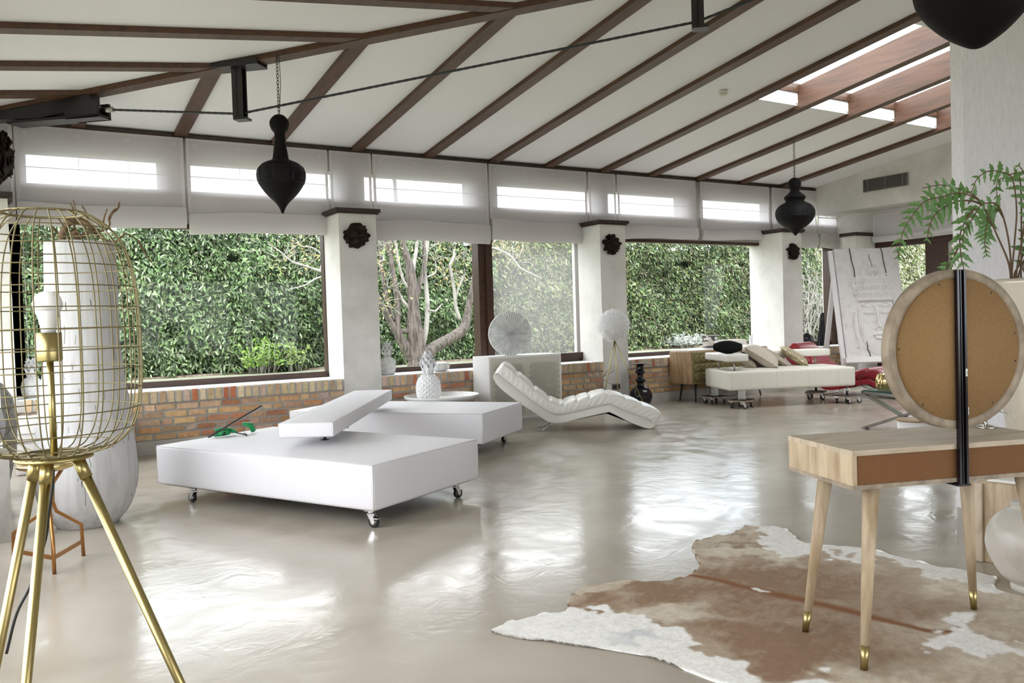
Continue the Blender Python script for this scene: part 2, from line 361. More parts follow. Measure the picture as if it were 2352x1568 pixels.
# rafters
def rafter(a, b, w, d, idx, drop=0):
    a = Vector(a); b = Vector(b); x = (b-a).normalized(); y = Vector((0, 0, 1)).cross(x).normalized(); z = x.cross(y)
    mm = frame(a, x, y, z); L = (b-a).length
    return struct('trim_%d' % idx, MB().box((0, -w/2, -drop), (L, w/2, d), mm), 'beam')
idx = 3
for X in (.777, 1.806, 2.893, 3.907, 4.914, 5.92, 6.84, 7.86, 8.81, 9.82, 10.83, 11.85):
    ye = max(RIDGE, 10-HR*(X-X0)) if X < 7.85 else RIDGE
    deep = .40 if X > 8.0 and X < 12 else .095
    if deep > .2:
        rafter((X, 7.09, ZR(7.09)), (X, ye, ZR(ye)), .135, .055, idx); idx += 1
        b = MB(); b.add([(X-.06, 7.09, ZR(7.09)+.05), (X-.06, 5.05, ZR(5.05)+.05), (X-.06, 5.05, ZR(5.05)+.30), (X-.06, 7.09, ZR(7.09)+.30),
                         (X+.06, 7.09, ZR(7.09)+.05), (X+.06, 5.05, ZR(5.05)+.05), (X+.06, 5.05, ZR(5.05)+.30), (X+.06, 7.09, ZR(7.09)+.30)],
                        [(0, 1, 2, 3), (7, 6, 5, 4), (0, 4, 5, 1), (3, 2, 6, 7), (0, 3, 7, 4), (1, 5, 6, 2)])
        struct('trim_%d' % idx, b, 'beam'); idx += 1
        rafter((X, 10.02, ZR(10.02)), (X, 7.09, ZR(7.09)), .135, .055, idx); idx += 1
    else:
        rafter((X, 10.02, ZR(10.02)), (X, ye, ZR(ye)), .135, .055, idx); idx += 1
for Y in (9.08, 8.11, 7.11, 6.15, 5.15, 4.15, 3.15):
    rafter((-.6, Y, ZL(-.6)), (XH(Y), Y, ZL(XH(Y))), .135, .055, idx); idx += 1
rafter((X0-.2, 10+.2*HR, ZR(10.2)), (XH(RIDGE), RIDGE, ZR(RIDGE)), .15, .06, idx, .012); idx += 1
rafter((XH(RIDGE), RIDGE, ZR(RIDGE)), (13.3, RIDGE, ZR(RIDGE)), .16, .06, idx, .01); idx += 1

# window wall: brick parapet, plaster base, pillars, lintels
PIL = [(-.6, .095), (3.467, 3.945), (7.386, 7.854), (11.253, 11.737)]
w = MB().box((-1.2, 9.53, 0), (13.9, 10.32, .655)); w.box((-1.2, 10.05, 2.50), (13.9, 10.32, 2.88)); w.box((-1.2, 10.05, 3.25), (13.9, 10.32, 3.75))
wallb = struct('wall_back', w, 'mortar')
struct('baseboard_back', MB().box((-.6, 9.505, 0), (13.4, 9.54, .142)), 'base')
pal = [(.64, .41, .21), (.68, .46, .25), (.60, .34, .18), (.70, .50, .29), (.56, .26, .15), (.70, .52, .33), (.62, .42, .28), (.54, .37, .24), (.66, .50, .40), (.66, .43, .23)]
def irregular(b, lo, hi, j, col):
    vs = []
    for z in (0, 1):
        for (x, y) in ((0, 0), (1, 0), (1, 1), (0, 1)):
            vs.append((( lo[0], hi[0])[x]+random.uniform(-j, j), (lo[1], hi[1])[y]+(random.uniform(-j, j)*.7 if y == 0 else 0), (lo[2], hi[2])[z]+random.uniform(-j, j)*.8))
    b.add(vs, [(3,2,1,0),(4,5,6,7),(0,1,5,4),(1,2,6,5),(2,3,7,6),(3,0,4,7)], col=col)
def jc(c, k=.06):
    g_ = 1+random.uniform(-.17, .17); return tuple(max(.02, v*g_*(1+random.uniform(-.04, .04))) for v in c)
b = MB()
for r in range(5):
    z0 = .15+r*.079; x = -.5+(r % 2)*.12
    while x < 13.3:
        L = random.choice((.235, .235, .235, .115, .2)); col = jc(random.choice(pal))
        if not any(p0-.02 < x and x+L < p1+.02 for p0, p1 in PIL): irregular(b, (x, 9.517, z0), (x+L-.022, 9.56, z0+.055), .006, col)
        x += L+.004
b.build('brick_course', 'brick', wallb)
pal = [tuple(.78*c_+.22*g_ for c_, g_ in zip(p_, (.62, .57, .50))) for p_ in pal]
pal2 = [(.62, .44, .23), (.68, .52, .30), (.58, .38, .22), (.70, .55, .33), (.54, .40, .27), (.72, .58, .35), (.64, .46, .36), (.54, .42, .20), (.66, .48, .28)]
pal2 = [tuple(.75*c_+.25*g_ for c_, g_ in zip(p_, (.60, .52, .42))) for p_ in pal2]
b = MB(); x = -.5
while x < 13.3:
    L = random.uniform(.066, .074); inside = any(p0-.05 < x < p1 for p0, p1 in PIL)
    if not inside: irregular(b, (x, 9.492, .545), (x+L-.016, 10.02, .667), .004, jc((.56, .20, .10)) if random.random() < .07 else jc(random.choice(pal2)))
    x += L+.012
b.build('soldier_course', 'brick', wallb)
b = MB()
for k in range(len(PIL)): b.box((PIL[k][1], 9.499, .548), (PIL[k+1][0] if k+1 < len(PIL) else 13.3, 10.03, .657))
b.build('ledge_mortar', 'mortar', wallb)
b = MB()
for k in range(len(PIL)): b.box((PIL[k][1], 9.508, .655), (PIL[k+1][0] if k+1 < len(PIL) else 13.3, 10.035, .6725))
b.build('sill_glare', 'white_shaft', wallb)  # white cap puts the overexposed glare on the brick ledge into colour
for i, (a, bb) in enumerate(PIL):
    p = struct('wall_pillar', MB().box((a, 9.5, 0), (bb, 10.045, 2.652)).box((a+.06, 10.04, 0), (bb+.10, 10.28, 2.652)), 'plaster')
    cp = MB().box((a-.045, 9.455, 2.672), (bb+.045, 10.0, 2.715)).box((a-.025, 9.475, 2.652), (bb+.025, 10.0, 2.672)); cp.build('wood_cap', 'darktrim', p)
p = struct('wall_pillar', MB().box((12.73, 9.154, 0), (13.4, 9.43, 2.60)), 'plaster')
MB().box((12.70, 9.12, 2.60), (13.4, 9.46, 2.66)).build('wood_cap', 'darktrim', p)
struct('trim_50', MB().box((-.6, 9.95, 3.497), (12.74, 10.05, 3.528)).box((-.6, 10.0, 3.528), (12.74, 10.1, 3.62)), 'darktrim')
# clerestory posts
c = MB()
for a, bb in ((-.6, .28), (1.585, 1.92), (3.65, 4.04), (5.59, 6.03), (7.74, 8.01), (9.56, 9.97), (11.62, 12.0)): c.box((a, 10.08, 2.86), (bb, 10.30, 3.27))
struct('trim_51', c, 'base')
struct('trim_52', MB().box((-.6, 10.0, 2.47), (13.4, 10.12, 2.52)), 'frame'); struct('trim_53', MB().box((-.6, 10.02, 2.52), (13.4, 10.12, 2.90)).box((-.6, 10.045, 3.24), (12.74, 10.10, 3.5)), 'base')

# windows (frame + panes)
def window(n, frames, panes, yz=10.06, sills=()):
    t = thing('window_%d' % n, None, None); t['kind'] = 'structure'
    f = MB()
    for lo, hi in frames: f.box(lo, hi)
    f.build('window_frame', 'frame', t)
    for (a, z0, bb, z1, mt) in panes:
        yp = 10.05 if mt == 'screen' else 10.12
        MB().add([(a, yp, z0), (bb, yp, z0), (bb, yp, z1), (a, yp, z1)], [(0, 1, 2, 3)]).build('glass_pane', mt, t)
    return t
window(1, [((.10, 10.04, .66), (3.56, 10.16, .742)), ((.10, 10.04, .66), (.20, 10.16, 2.5)), ((3.455, 10.04, .66), (3.56, 10.16, 2.5))], [(.18, .7, 3.47, 2.5, 'glass'), (.28, 2.88, 1.585, 3.25, 'glass'), (1.92, 2.88, 3.65, 3.25, 'glass')])
window(2, [((4.0, 10.04, .66), (7.56, 10.16, .735)), ((4.0, 10.04, .66), (4.14, 10.16, 2.5)), ((5.655, 10.02, .66), (5.76, 10.2, 2.5)), ((5.76, 9.99, .66), (5.865, 10.2, 2.5)), ((5.86, 10.0, .66), (7.5, 10.1, .70)), ((5.86, 9.985, .70), (7.42, 10.14, .80)), ((7.39, 9.99, .70), (7.47, 10.14, 2.5)), ((7.47, 10.04, .66), (7.56, 10.16, 2.5))],
       [(4.1, .7, 5.66, 2.5, 'glass'), (5.86, .78, 7.40, 2.5, 'screen'), (4.04, 2.88, 5.59, 3.25, 'glass'), (6.03, 2.88, 7.74, 3.25, 'glass')])
window(3, [((7.9, 10.04, .66), (11.56, 10.16, .735)), ((7.9, 10.04, .66), (8.0, 10.16, 2.5)), ((11.42, 10.04, .66), (11.54, 10.16, 2.5))], [(8.0, .7, 11.43, 2.5, 'glass'), (8.01, 2.88, 9.56, 3.25, 'glass'), (9.97, 2.88, 11.62, 3.25, 'glass')])
window(4, [((11.8, 10.04, .66), (13.4, 10.16, .76)), ((11.8, 10.04, .66), (11.95, 10.16, 2.5)), ((13.14, 9.99, .66), (13.31, 10.16, 2.5))], [(11.95, .7, 13.2, 2.5, 'glass'), (12.0, 2.88, 12.75, 3.25, 'glass')])

# gable end with the recessed sliding door
w = MB().add([(12.73, 10.04, 3.05), (12.73, -5.2, 3.05), (12.73, -5.2, 3.65), (12.73, RIDGE, ZR(RIDGE)+.1), (12.73, 10.04, ZR(10.04)+.1),
              (13.35, 10.04, 3.05), (13.35, -5.2, 3.05), (13.35, -5.2, 3.65), (13.35, RIDGE, ZR(RIDGE)+.1), (13.35, 10.04, ZR(10.04)+.1)],
             [(0, 1, 2, 3, 4), (9, 8, 7, 6, 5), (0, 5, 6, 1), (0, 4, 9, 5), (4, 3, 8, 9), (3, 2, 7, 8), (1, 6, 7, 2)])
w.box((13.3, -5.2, 2.60), (13.5, 10.3, 3.05)); w.box((13.3, 9.29, 0), (13.5, 10.3, 2.6)); w.box((13.3, -5.2, 0), (13.5, 6.6, 2.6))
we = struct('wall_right', w, 'plaster')
t = thing('door_1', None, None); t['kind'] = 'structure'
f = MB()
for y0, y1 in ((9.18, 9.30), (8.14, 8.22), (7.82, 7.90), (7.90, 8.14), (6.6, 6.7)): f.box((13.28, y0, 0), (13.38, y1, 2.6))
f.box((13.27, 6.6, 2.385), (13.4, 9.3, 2.6)); f.box((13.28, 6.6, 0), (13.38, 9.3, .52))
f.build('door_frame', 'frame', t)
MB().box((13.325, 6.65, .5), (13.335, 9.2, 2.4)).build('glass_pane', 'glass', t)
for yy in (8.98, 8.6): MB().tube([(13.25, yy, .36), (13.25, yy, .5)], .012).build('door_handle', 'chrome', t)
v = thing('air_vent', 'slatted rectangular air vent grille high on the plastered end wall', 'vent', (12.72, 8.56, 3.42))
MB().box((12.722, 8.151, 3.327), (12.735, 8.970, 3.525)).build('backing', 'crack', v)
b = MB()
for k in range(13): b.box((12.705, 8.16, 3.335+k*.0145), (12.722, 8.96, 3.3395+k*.0145))
b.build('slats', 'ventg', v)
b = MB()
for yy in (8.151, 8.235, 8.556, 8.88, 8.96): b.box((12.70, yy, 3.327), (12.724, yy+.010, 3.525))
b.box((12.70, 8.151, 3.319), (12.724, 8.97, 3.329)); b.box((12.70, 8.151, 3.523), (12.724, 8.97, 3.531))
b.build('grille_frame', 'ventg', v)

# left wall and back wall: piers between big windows (out of frame, openings added and sized for fill daylight)
w = MB().box((-.9, -5.2, 0), (-.6, 10.3, .6)).box((-.9, -5.2, 2.6), (-.6, 10.3, 3.6))
for y in (6.9, 3.6): w.box((-.9, y-.0, .6), (-.6, y+.45, 2.6))
w.box((-.9, -5.2, .6), (-.6, .9, 2.6))
struct('wall_left', w, 'plaster')
struct('wall_pillar', MB().box((-.62, 6.85, 0), (-.03, 7.3, 2.86)), 'plaster')
w = MB().box((-.9, -5.4, 0), (13.5, -5.2, .5)).box((-.9, -5.4, 2.7), (13.5, -5.2, 3.7))
w.box((-.9, -5.4, .5), (.4, -5.2, 2.7)); w.box((2.9, -5.4, .5), (3.3, -5.2, 2.7)); w.box((5.8, -5.4, .5), (6.2, -5.2, 2.7)); w.box((9.2, -5.4, .5), (13.5, -5.2, 2.7))
struct('wall_front', w, 'plaster')
struct('wall_partition', MB().box((5.30, 3.01, 0), (8.6, 3.09, 4.6)), 'fabricwall')

# outdoor ground
GZ = .45
struct('ground', MB().box((-30, 10.4, GZ-.3), (45, 60, GZ)).box((-40, -40, -.5), (60, 60, -.2)), 'grass')

# ------------------------------------------------------------------ steel truss parts on the hip
hd = Vector((1, -HR, 0)).normalized(); hn = Vector((hd.y, -hd.x, 0))
def hp(s, z, o=0): return Vector((X0, 10, z)) + hd*s + hn*o
HM = lambda: frame((X0, 10, 0), hd, -hn)
br = thing('truss_bracket', 'black steel channel bracket at the low end of the hip beam', 'bracket', tuple(hp(1, 3.5)))
zt = lambda s: 3.5+TA*HR/math.sqrt(1+HR*HR)*s
b = MB(); b.add([HM() @ Vector((s, o, z)) for o in (-.075, .075) for s, z in ((.25, zt(.25)-.005), (1.46, zt(1.46)-.005), (1.46, 3.50), (.9, 3.43), (.3, 3.455))], [(4, 3, 2, 1, 0), (5, 6, 7, 8, 9), (0, 1, 6, 5), (1, 2, 7, 6), (2, 3, 8, 7), (3, 4, 9, 8), (4, 0, 5, 9)])
b.build('web', 'steel_black', br)
MB().box((.55, -.10, 3.395), (1.56, .10, 3.42), HM()).box((1.2, -.10, 3.395), (1.56, -.07, 3.55), HM()).box((1.2, .07, 3.395), (1.56, .10, 3.55), HM()).build('flange', 'steel_black', br)
MB().tube([hp(1.40, 3.475), hp(1.52, 3.473)], .045, 10).tube([hp(1.52, 3.473), hp(1.66, 3.470)], .026, 12).build('cable_clamp', 'brushed', br)
def strut(s, ztop, zbot, label):
    t = thing('truss_strut', label, 'strut', tuple(hp(s, ztop)))
    MB().box((s-.05, -.05, zbot), (s+.05, -.035, ztop), HM()).box((s-.05, .035, zbot), (s+.05, .05, ztop), HM()).box((s-.008, -.05, zbot), (s+.008, .05, ztop), HM()).build('post', 'steel_black', t)
    MB().box((s-.24, -.10, ztop-.012), (s+.24, .10, ztop+.0), HM()).box((s-.24, -.10, ztop), (s+.24, -.085, ztop+.045), HM()).box((s-.24, .085, ztop), (s+.24, .10, ztop+.045), HM()).build('top_plate', 'steel_black', t)
    MB().box((s-.045, -.055, zbot-.02), (s+.085, .055, zbot), HM()).build('saddle', 'steel_black', t)
strut(3.0, zt(3.0)-.015, 3.28, 'shorter black steel strut left of the long necked lantern, under the hip beam')
strut(7.20, zt(7.2)-.02, 3.715, 'black steel strut cut by the top edge, where the cable meets it')
cb = MB(); pts = [hp(1.64, 3.470), hp(2.99, 3.325), hp(7.19, 3.762), hp(8.4, 4.12)]
for i in range(3):
    a, bb = pts[i], pts[i+1]; n = int((bb-a).length/.035); 
    cb.tube([a.lerp(bb, k/n) for k in range(n+1)], [.0125 if k % 2 else .0105 for k in range(n+1)], 7)
tag(cb.build('truss_cable', 'rope'), 'twisted steel tension cable running between the struts under the ceiling', 'cable')

# ------------------------------------------------------------------ roman blinds
def blind(x0, x1, zf, zb, label, y=9.97, ztop=3.49, cord=None, axis='x', wav=.012, skew=0):
    t = thing('roman_blind', label, 'blind', (x0 if axis == 'x' else 13.2, y if axis == 'x' else x0, ztop), 0, 'sheer roman blinds')
    ph = random.uniform(0, 6)
    def P(u, z, off):
        x = x0+(x1-x0)*u
        return Vector((x, y-off, z)) if axis == 'x' else Vector((13.2-off, x, z))
    zf2 = lambda u: zf+skew*u+.012*math.sin(5*u+ph)
    rows = []
    for i in range(13):
        k = i/12; rows.append([P(j/24, ztop+(zf2(j/24)-ztop)*k, .004+wav*k*(1+math.sin(7*j/24+ph+2*k))*.6) for j in range(25)])
    MB().grid(rows).build('upper_panel', 'linen', t)
    b = MB()
    for (ya, za, yb_, zb_) in ((.055, 0, .06, zb-zf+.03), (.035, -.02, .04, zb-zf+.0), (.02, -.03, .025, zb-zf-.0)):
        rows = []
        for i in range(7):
            k = i/6; rows.append([P(j/24, zf2(j/24)+za+(zb_+skew*0-za)*k+.006*math.sin(9*j/24+ph), ya+(yb_-ya)*k+.014*math.sin(k*PI)+.006*math.sin(11*j/24+ph+k*2)) for j in range(25)])
        b.grid(rows)
    b.grid([[P(j/24, zf2(j/24)+.003, o+.004*math.sin(8*j/24)) for j in range(25)] for o in (.006, .055)])
    b.build('folded_stack', 'linen_fold', t)
    b = MB()
    wd = .035/abs(x1-x0)
    for u in (0, 1-wd):
        b.grid([[P(u+wd*j, ztop+(zf2(u)-ztop)*i/8, .012+wav*i/8) for j in (0, 1)] for i in range(9)])
    b.grid([[P(j/8, ztop-.03*i, .010) for j in range(9)] for i in (0, 1)])
    b.build('hem', 'linen_fold', t)
    if x1-x0 > .8 or x0-x1 > .8:
        b = MB()
        for u in (.06+.88/3, .06+.88*2/3): b.grid([[P(u+.0025*j, ztop-.09+(zf2(u)-ztop+.09)*i/8, .013+wav*i/8) for j in (0, 1)] for i in range(9)])
        b.grid([[P(j/16, 3.06-.008*i if ztop > 3.2 else ztop-.2-.006*i, .018) for j in range(17)] for i in (0, 1)])
        b.build('seam_tape', 'linen_fold', t)
        for k in range(4):
            u = .06+.88*k/3; cxy = P(u, ztop-.075, .011); n = 12
            ex = Vector((1, 0, 0)) if axis == 'x' else Vector((0, 1, 0))
            MB().add([cxy]+[cxy+ex*.026*math.cos(2*PI*q/n)+Vector((0, 0, .026*math.sin(2*PI*q/n))) for q in range(n)], [(0, 1+q, 1+(q+1) % n) for q in range(n)]).build('fastener_patch', 'linen_fold', t)
    if cord:
        x, z = cord; b = MB().tube([(x, y-.05, zb-.02), (x, y-.05, z)], .004, 6)
        b.build('pull_cord', 'cord', t); MB().rbox((x-.014, y-.062, z-.09), (x+.014, y-.038, z), .006).build('cord_grip', 'cord', t)
    return t
blind(-.5, .165, 2.70, 2.45, 'sheer white roman blind cut by the left picture edge')
blind(.18, 1.828, 2.67, 2.435, 'wide sheer roman blind above the brass birdcage lamp', skew=.035, cord=None)
blind(1.856, 3.516, 2.65, 2.41, 'sheer roman blind behind the long necked black lantern', skew=.02, cord=(3.60, 1.02))
blind(3.544, 4.092, 2.70, 2.62, 'narrow sheer blind above the first pillar, left of the three plastered pillars')
blind(4.115, 5.808, 2.66, 2.40, 'sheer roman blind over the bare tree, right of the first pillar', skew=-.03)
blind(5.836, 7.514, 2.71, 2.42, 'sheer roman blind over the screened window pane behind the ribbed disc', cord=(7.53, 1.22))
blind(7.554, 8.069, 2.70, 2.62, 'narrow sheer blind above the pillar behind the feather lamp')
blind(8.103, 9.739, 2.70, 2.51, 'sheer roman blind over the left half of the third window', skew=.02)
blind(9.846, 11.488, 2.70, 2.54, 'sheer roman blind left of the smaller onion shaped lantern', skew=.02, cord=(11.62, 1.0))
blind(11.555, 12.72, 2.72, 2.45, 'sheer roman blind partly hidden behind the smaller onion shaped lantern')
blind(12.76, 13.32, 2.70, 2.45, 'short sheer blind tucked under the end wall soffit beside the corner pillar', ztop=3.03)
blind(9.12, 5.2, 2.60, 2.49, 'long sheer blind above the sliding door, behind the fern', axis='y', ztop=2.97)
# blind cord by the left window frame
tag(MB().tube([(.22, 9.9, 2.4), (.22, 9.9, 1.05)], .004, 6).rbox((.205, 9.888, .95), (.235, 9.912, 1.05), .006).build('blind_cord', 'cord'), 'thin white blind cord with a grip hanging beside the leftmost window frame', 'cord')

# ------------------------------------------------------------------ lanterns
def chain(b, top, bot, r=.012):
    top = Vector(top); bot = Vector(bot); n = max(2, int((top-bot).length/.030)); 
    for k in range(n):
        z = top.z+(bot.z-top.z)*(k+.5)/n; cc = Vector((top.x+(bot.x-top.x)*k/n, top.y, z)); a = .7 if k % 2 else .7+PI/2
        ex = Vector((math.cos(a), math.sin(a), 0))
        b.tube([cc+ex*r*math.cos(q*PI/4)+Vector((0, 0, .021*math.sin(q*PI/4))) for q in range(9)], .0028, 5, cap=False)
def lantern(x, y, ztop, prof, label, slot=None, name='pendant_lantern'):
    t = thing(name, label, 'lantern', (x, y, ztop))
    b = MB(); chain(b, (x, y, ztop), (x, y, prof[0][1]))
    b.tube([(x+.02, y, ztop), (x+.03, y+.01, (ztop+prof[0][1])/2), (x+.004, y, prof[0][1])], .003, 5)
    b.build('chain', 'steel_black', t)
    sp = spline(prof, 6); L = [(max(float(r), .001), float(z)) for r, z in sp]
    MB().lathe(L, (x, y, 0), 40).build('body', 'lantern', t)
    if slot:
        z0, z1, rf = slot; w = MB(); n = int((z1-z0)/.011)
        def rad(z): 
            for (ra, za), (rb, zb) in zip(L, L[1:]):
                if min(za, zb) <= z <= max(za, zb): return ra+(rb-ra)*(z-za)/((zb-za) or 1)
            return .1
        for k in range(n):
            z = z0+(z1-z0)*k/n; r = rad(z)+.002
            w.tube([(x+r*math.cos(q*PI/16), y+r*math.sin(q*PI/16), z) for q in range(33)], .0026, 4, cap=False)
        for q in range(8):
            a = q*PI/4+.2; w.tube([(x+(rad(z0+(z1-z0)*i/8)+.003)*math.cos(a), y+(rad(z0+(z1-z0)*i/8)+.003)*math.sin(a), z0+(z1-z0)*i/8) for i in range(9)], .004, 4)
        w.build('wire_band', 'black', t)
    return t
lantern(2.237, 7.588, 3.81, [(.004, 3.262), (.045, 3.25), (.080, 3.21), (.087, 3.17), (.072, 3.12), (.048, 3.085), (.052, 3.0), (.066, 2.90), (.075, 2.853), (.10, 2.838), (.165, 2.808), (.206, 2.762), (.218, 2.703), (.208, 2.645), (.182, 2.594), (.135, 2.53), (.062, 2.455), (.030, 2.41), (.010, 2.362), (.002, 2.358)],
        'long necked black teardrop lantern hanging by a chain from the hip beam', (2.63, 2.78, .2))
lantern(9.80, 8.03, ZR(8.03)+.005, [(.004, 3.24), (.055, 3.22), (.088, 3.17), (.088, 3.11), (.064, 3.055), (.085, 3.02), (.146, 2.965), (.148, 2.94), (.128, 2.90), (.15, 2.88), (.22, 2.84), (.262, 2.785), (.275, 2.73), (.268, 2.67), (.235, 2.61), (.17, 2.545), (.09, 2.49), (.038, 2.44), (.014, 2.41), (.003, 2.405)],
        'smaller onion shaped black lantern with two neck bulges, over the white sofa', (2.67, 2.80, .2))
lantern(3.87, 2.13, 4.5, [(.004, 3.45), (.07, 3.42), (.10, 3.32), (.07, 3.22), (.10, 3.02), (.20, 2.95), (.26, 2.84), (.255, 2.74), (.21, 2.66), (.13, 2.575), (.045, 2.515), (.005, 2.50)],
        'large black lantern tip hanging into the top right corner of the picture', None)
sm = thing('smoke_detector', 'round cream smoke detector on the ceiling panel', 'smoke detector', (7.36, 7.03, ZR(7.03)+up_))
MB().lathe([(.05, -.002), (.055, -.022), (.052, -.03)], (7.36, 7.03, ZR(7.03)+up_), 24).build('base', 'cream_plastic', sm)
MB().lathe([(.040, -.03), (.042, -.052), (.03, -.06)], (7.36, 7.03, ZR(7.03)+up_), 24).build('cap', 'cream_plastic', sm)

# ------------------------------------------------------------------ bark sconces
def sconce(c, r, ax, label, seed):
    rr = random.Random(seed); c = Vector(c); ax = Vector(ax).normalized()
    t = thing('bark_sconce', label, 'wall lamp', tuple(c), 0, 'bark wall lamps')
    m0 = frame(c, Vector((0, 0, 1)).cross(ax), Vector((0, 0, 1)), ax)
    b = MB(); b.lathe([(r*.75, -.0), (r*.85, r*.3), (r*.6, r*.6), (.001, r*.7)], n=14, mtx=m0); b.build('core', 'sconce', t)
    b = MB()
    for k in range(90):
        a = rr.uniform(0, 2*PI); rad = r*math.sqrt(rr.uniform(.02, 1)); h = r*.72*math.sqrt(max(0.05, 1-(rad/r)**2))*rr.uniform(.7, 1.1)
        q = m0 @ Vector((rad*math.cos(a), rad*math.sin(a), h)); s_ = r*rr.uniform(.22, .42)
        e = Matrix.Rotation(rr.uniform(-.5, .5), 4, 'X') @ Matrix.Rotation(rr.uniform(-.6, .6), 4, 'Y') @ Matrix.Rotation(rr.uniform(-.5, .5), 4, 'Z')
        mm = Matrix.Translation(q) @ m0.to_3x3().to_4x4() @ e
        pts = [(s_*x*rr.uniform(.8, 1.2), s_*y*rr.uniform(.8, 1.2)) for x, y in ((-1, -.3), (-.5, -.6), (.4, -.5), (1, -.1), (.8, .4), (0, .55), (-.8, .35))]
        b.prism(pts, -.003, .004, mm)
    b.build('bark_flakes', 'sconce', t)
sconce((3.674, 9.5, 2.385), .135, (0, -1, 0), 'dark bark clad wall lamp on the first plastered pillar from the left', 1)
sconce((7.575, 9.5, 2.37), .130, (0, -1, 0), 'dark bark clad wall lamp on the pillar behind the feather lamp', 2)
sconce((11.488, 9.5, 2.33), .125, (0, -1, 0), 'dark bark clad wall lamp on the pillar below the small onion lantern', 3)
sconce((-.03, 7.03, 2.60), .19, (1, -.15, 0), 'large shaggy bark lamp cut by the left picture edge', 4)
for e_ in []: pass
so_ = thing('wall_socket', 'dark grey double socket low on the pillar behind the feather lamp', 'socket', (7.61, 9.5, .29))
MB().rbox((7.53, 9.488, .25), (7.69, 9.502, .335), .004).build('plate', 'socket', so_)
MB().lathe([(.028, 0), (.028, .004)], n=16, mtx=frame((7.57, 9.487, .292), (1, 0, 0), (0, 0, 1), (0, -1, 0))).build('outlet', 'rubber', so_)
MB().lathe([(.028, 0), (.028, .004)], n=16, mtx=frame((7.65, 9.487, .292), (1, 0, 0), (0, 0, 1), (0, -1, 0))).build('outlet', 'rubber', so_)

# ------------------------------------------------------------------ casters, beds, sofa
def caster(parent, x, y, ztop, r=.036, rot=0, brake=True, wheel='rubber'):
    c0 = Matrix.Translation((x, y, 0)) @ Matrix.Rotation(rot, 4, 'Z'); h = ztop
    b = MB(); b.box((-.035, -.028, h-.005), (.035, .028, h), c0); b.lathe([(.02, h-.022), (.024, h-.005)], n=12, mtx=c0)
    for s_ in (-1, 1): b.prism([(-.022, h-.02), (.022, h-.02), (.036, r+.012), (.032, r-.012), (.016, r-.012), (.004, r+.012)], s_*.017-.0015, s_*.017+.0015, c0 @ Matrix(((1, 0, 0, 0), (0, 0, 1, 0), (0, 1, 0, 0), (0, 0, 0, 1))))
    if brake: b.box((.03, -.018, r+.022), (.062, .018, r+.028), c0 @ Matrix.Translation((0, 0, 0)))
    o = b.build('caster', 'chrome', parent)
    mm = c0 @ Matrix.Translation((.022, 0, r)) @ Matrix.Rotation(PI/2, 4, 'X')
    MB().lathe([(r*.68, -.013), (r*.95, -.013), (r, -.008), (r, .008), (r*.95, .013), (r*.68, .013)], n=22, mtx=mm).build('wheel', wheel, o)
    MB().lathe([(r*.66, -.014), (r*.5, -.009), (.008, -.009), (.008, .009), (r*.5, .009), (r*.66, .014)], n=18, mtx=mm).build('hub', 'brushed', o)
def seams(b, lo, hi, mm, r=.0035, inset=.006):
    x0, y0, z0 = lo; x1, y1, z1 = hi; i = inset
    top = [(x0+i, y0+i, z1-.004), (x1-i, y0+i, z1-.004), (x1-i, y1-i, z1-.004), (x0+i, y1-i, z1-.004), (x0+i, y0+i, z1-.004)]
    for a, c in zip(top, top[1:]): b.tube([mm @ Vector(a).lerp(Vector(c), k/6) for k in range(7)], r, 5)
    for (x, y) in ((x0+i, y0+i), (x1-i, y0+i), (x1-i, y1-i), (x0+i, y1-i)): b.tube([mm @ Vector((x, y, z0+.01)), mm @ Vector((x, y, z1-.004))], r, 5)
def daybed(A, B, C, z0, z1, label, cas):
    """A far-left, B near, C right corner of the top"""
    A, B, C = (Vector((*p, 0)) for p in (A, B, C)); x = (C-B).normalized(); y = (A-B).normalized(); L = (A-B).length; Wd = (C-B).length
    cen = (A+C)/2; rz = math.atan2(x.y, x.x)
    t = thing('daybed', label, 'daybed', (cen.x, cen.y, 0), rz, 'white daybeds on casters')
    mm = frame(B, x, y)
    MB().rbox((0, 0, z0), (Wd, L, z1), .022, 4, mm, puff=.008, cuts=5).build('mattress', 'bed', t)
    b = MB(); seams(b, (0, 0, z0), (Wd, L, z1), mm); b.build('piping', 'bed', t)
    MB().box((.05, .05, z0-.012), (Wd-.05, L-.05, z0+.01), mm).build('base_board', 'rubber', t)
    for (u, v, r_) in cas:
        q = mm @ Vector((u, v, 0)); caster(t, q.x, q.y, z0-.005, rot=r_)
    return t
daybed((.984, 6.965), (1.972, 4.949), (3.046, 5.485), .118, .42, 'nearest large white daybed on chrome casters, with a squeegee lying on it',
       [(.06, .08, -1.0), (1.0, .08, .3), (.05, 1.86, 2.0), (.95, 1.95, 1.2)])
daybed((2.56, 8.73), (3.911, 6.941), (4.781, 7.60), .118, .42, 'second white daybed on casters, behind the nearest one and beside the pineapple tray',
       [(.30, .60, -1.0), (.90, .16, .5), (.08, 2.0, 2.0), (.8, 2.0, 1.2)])
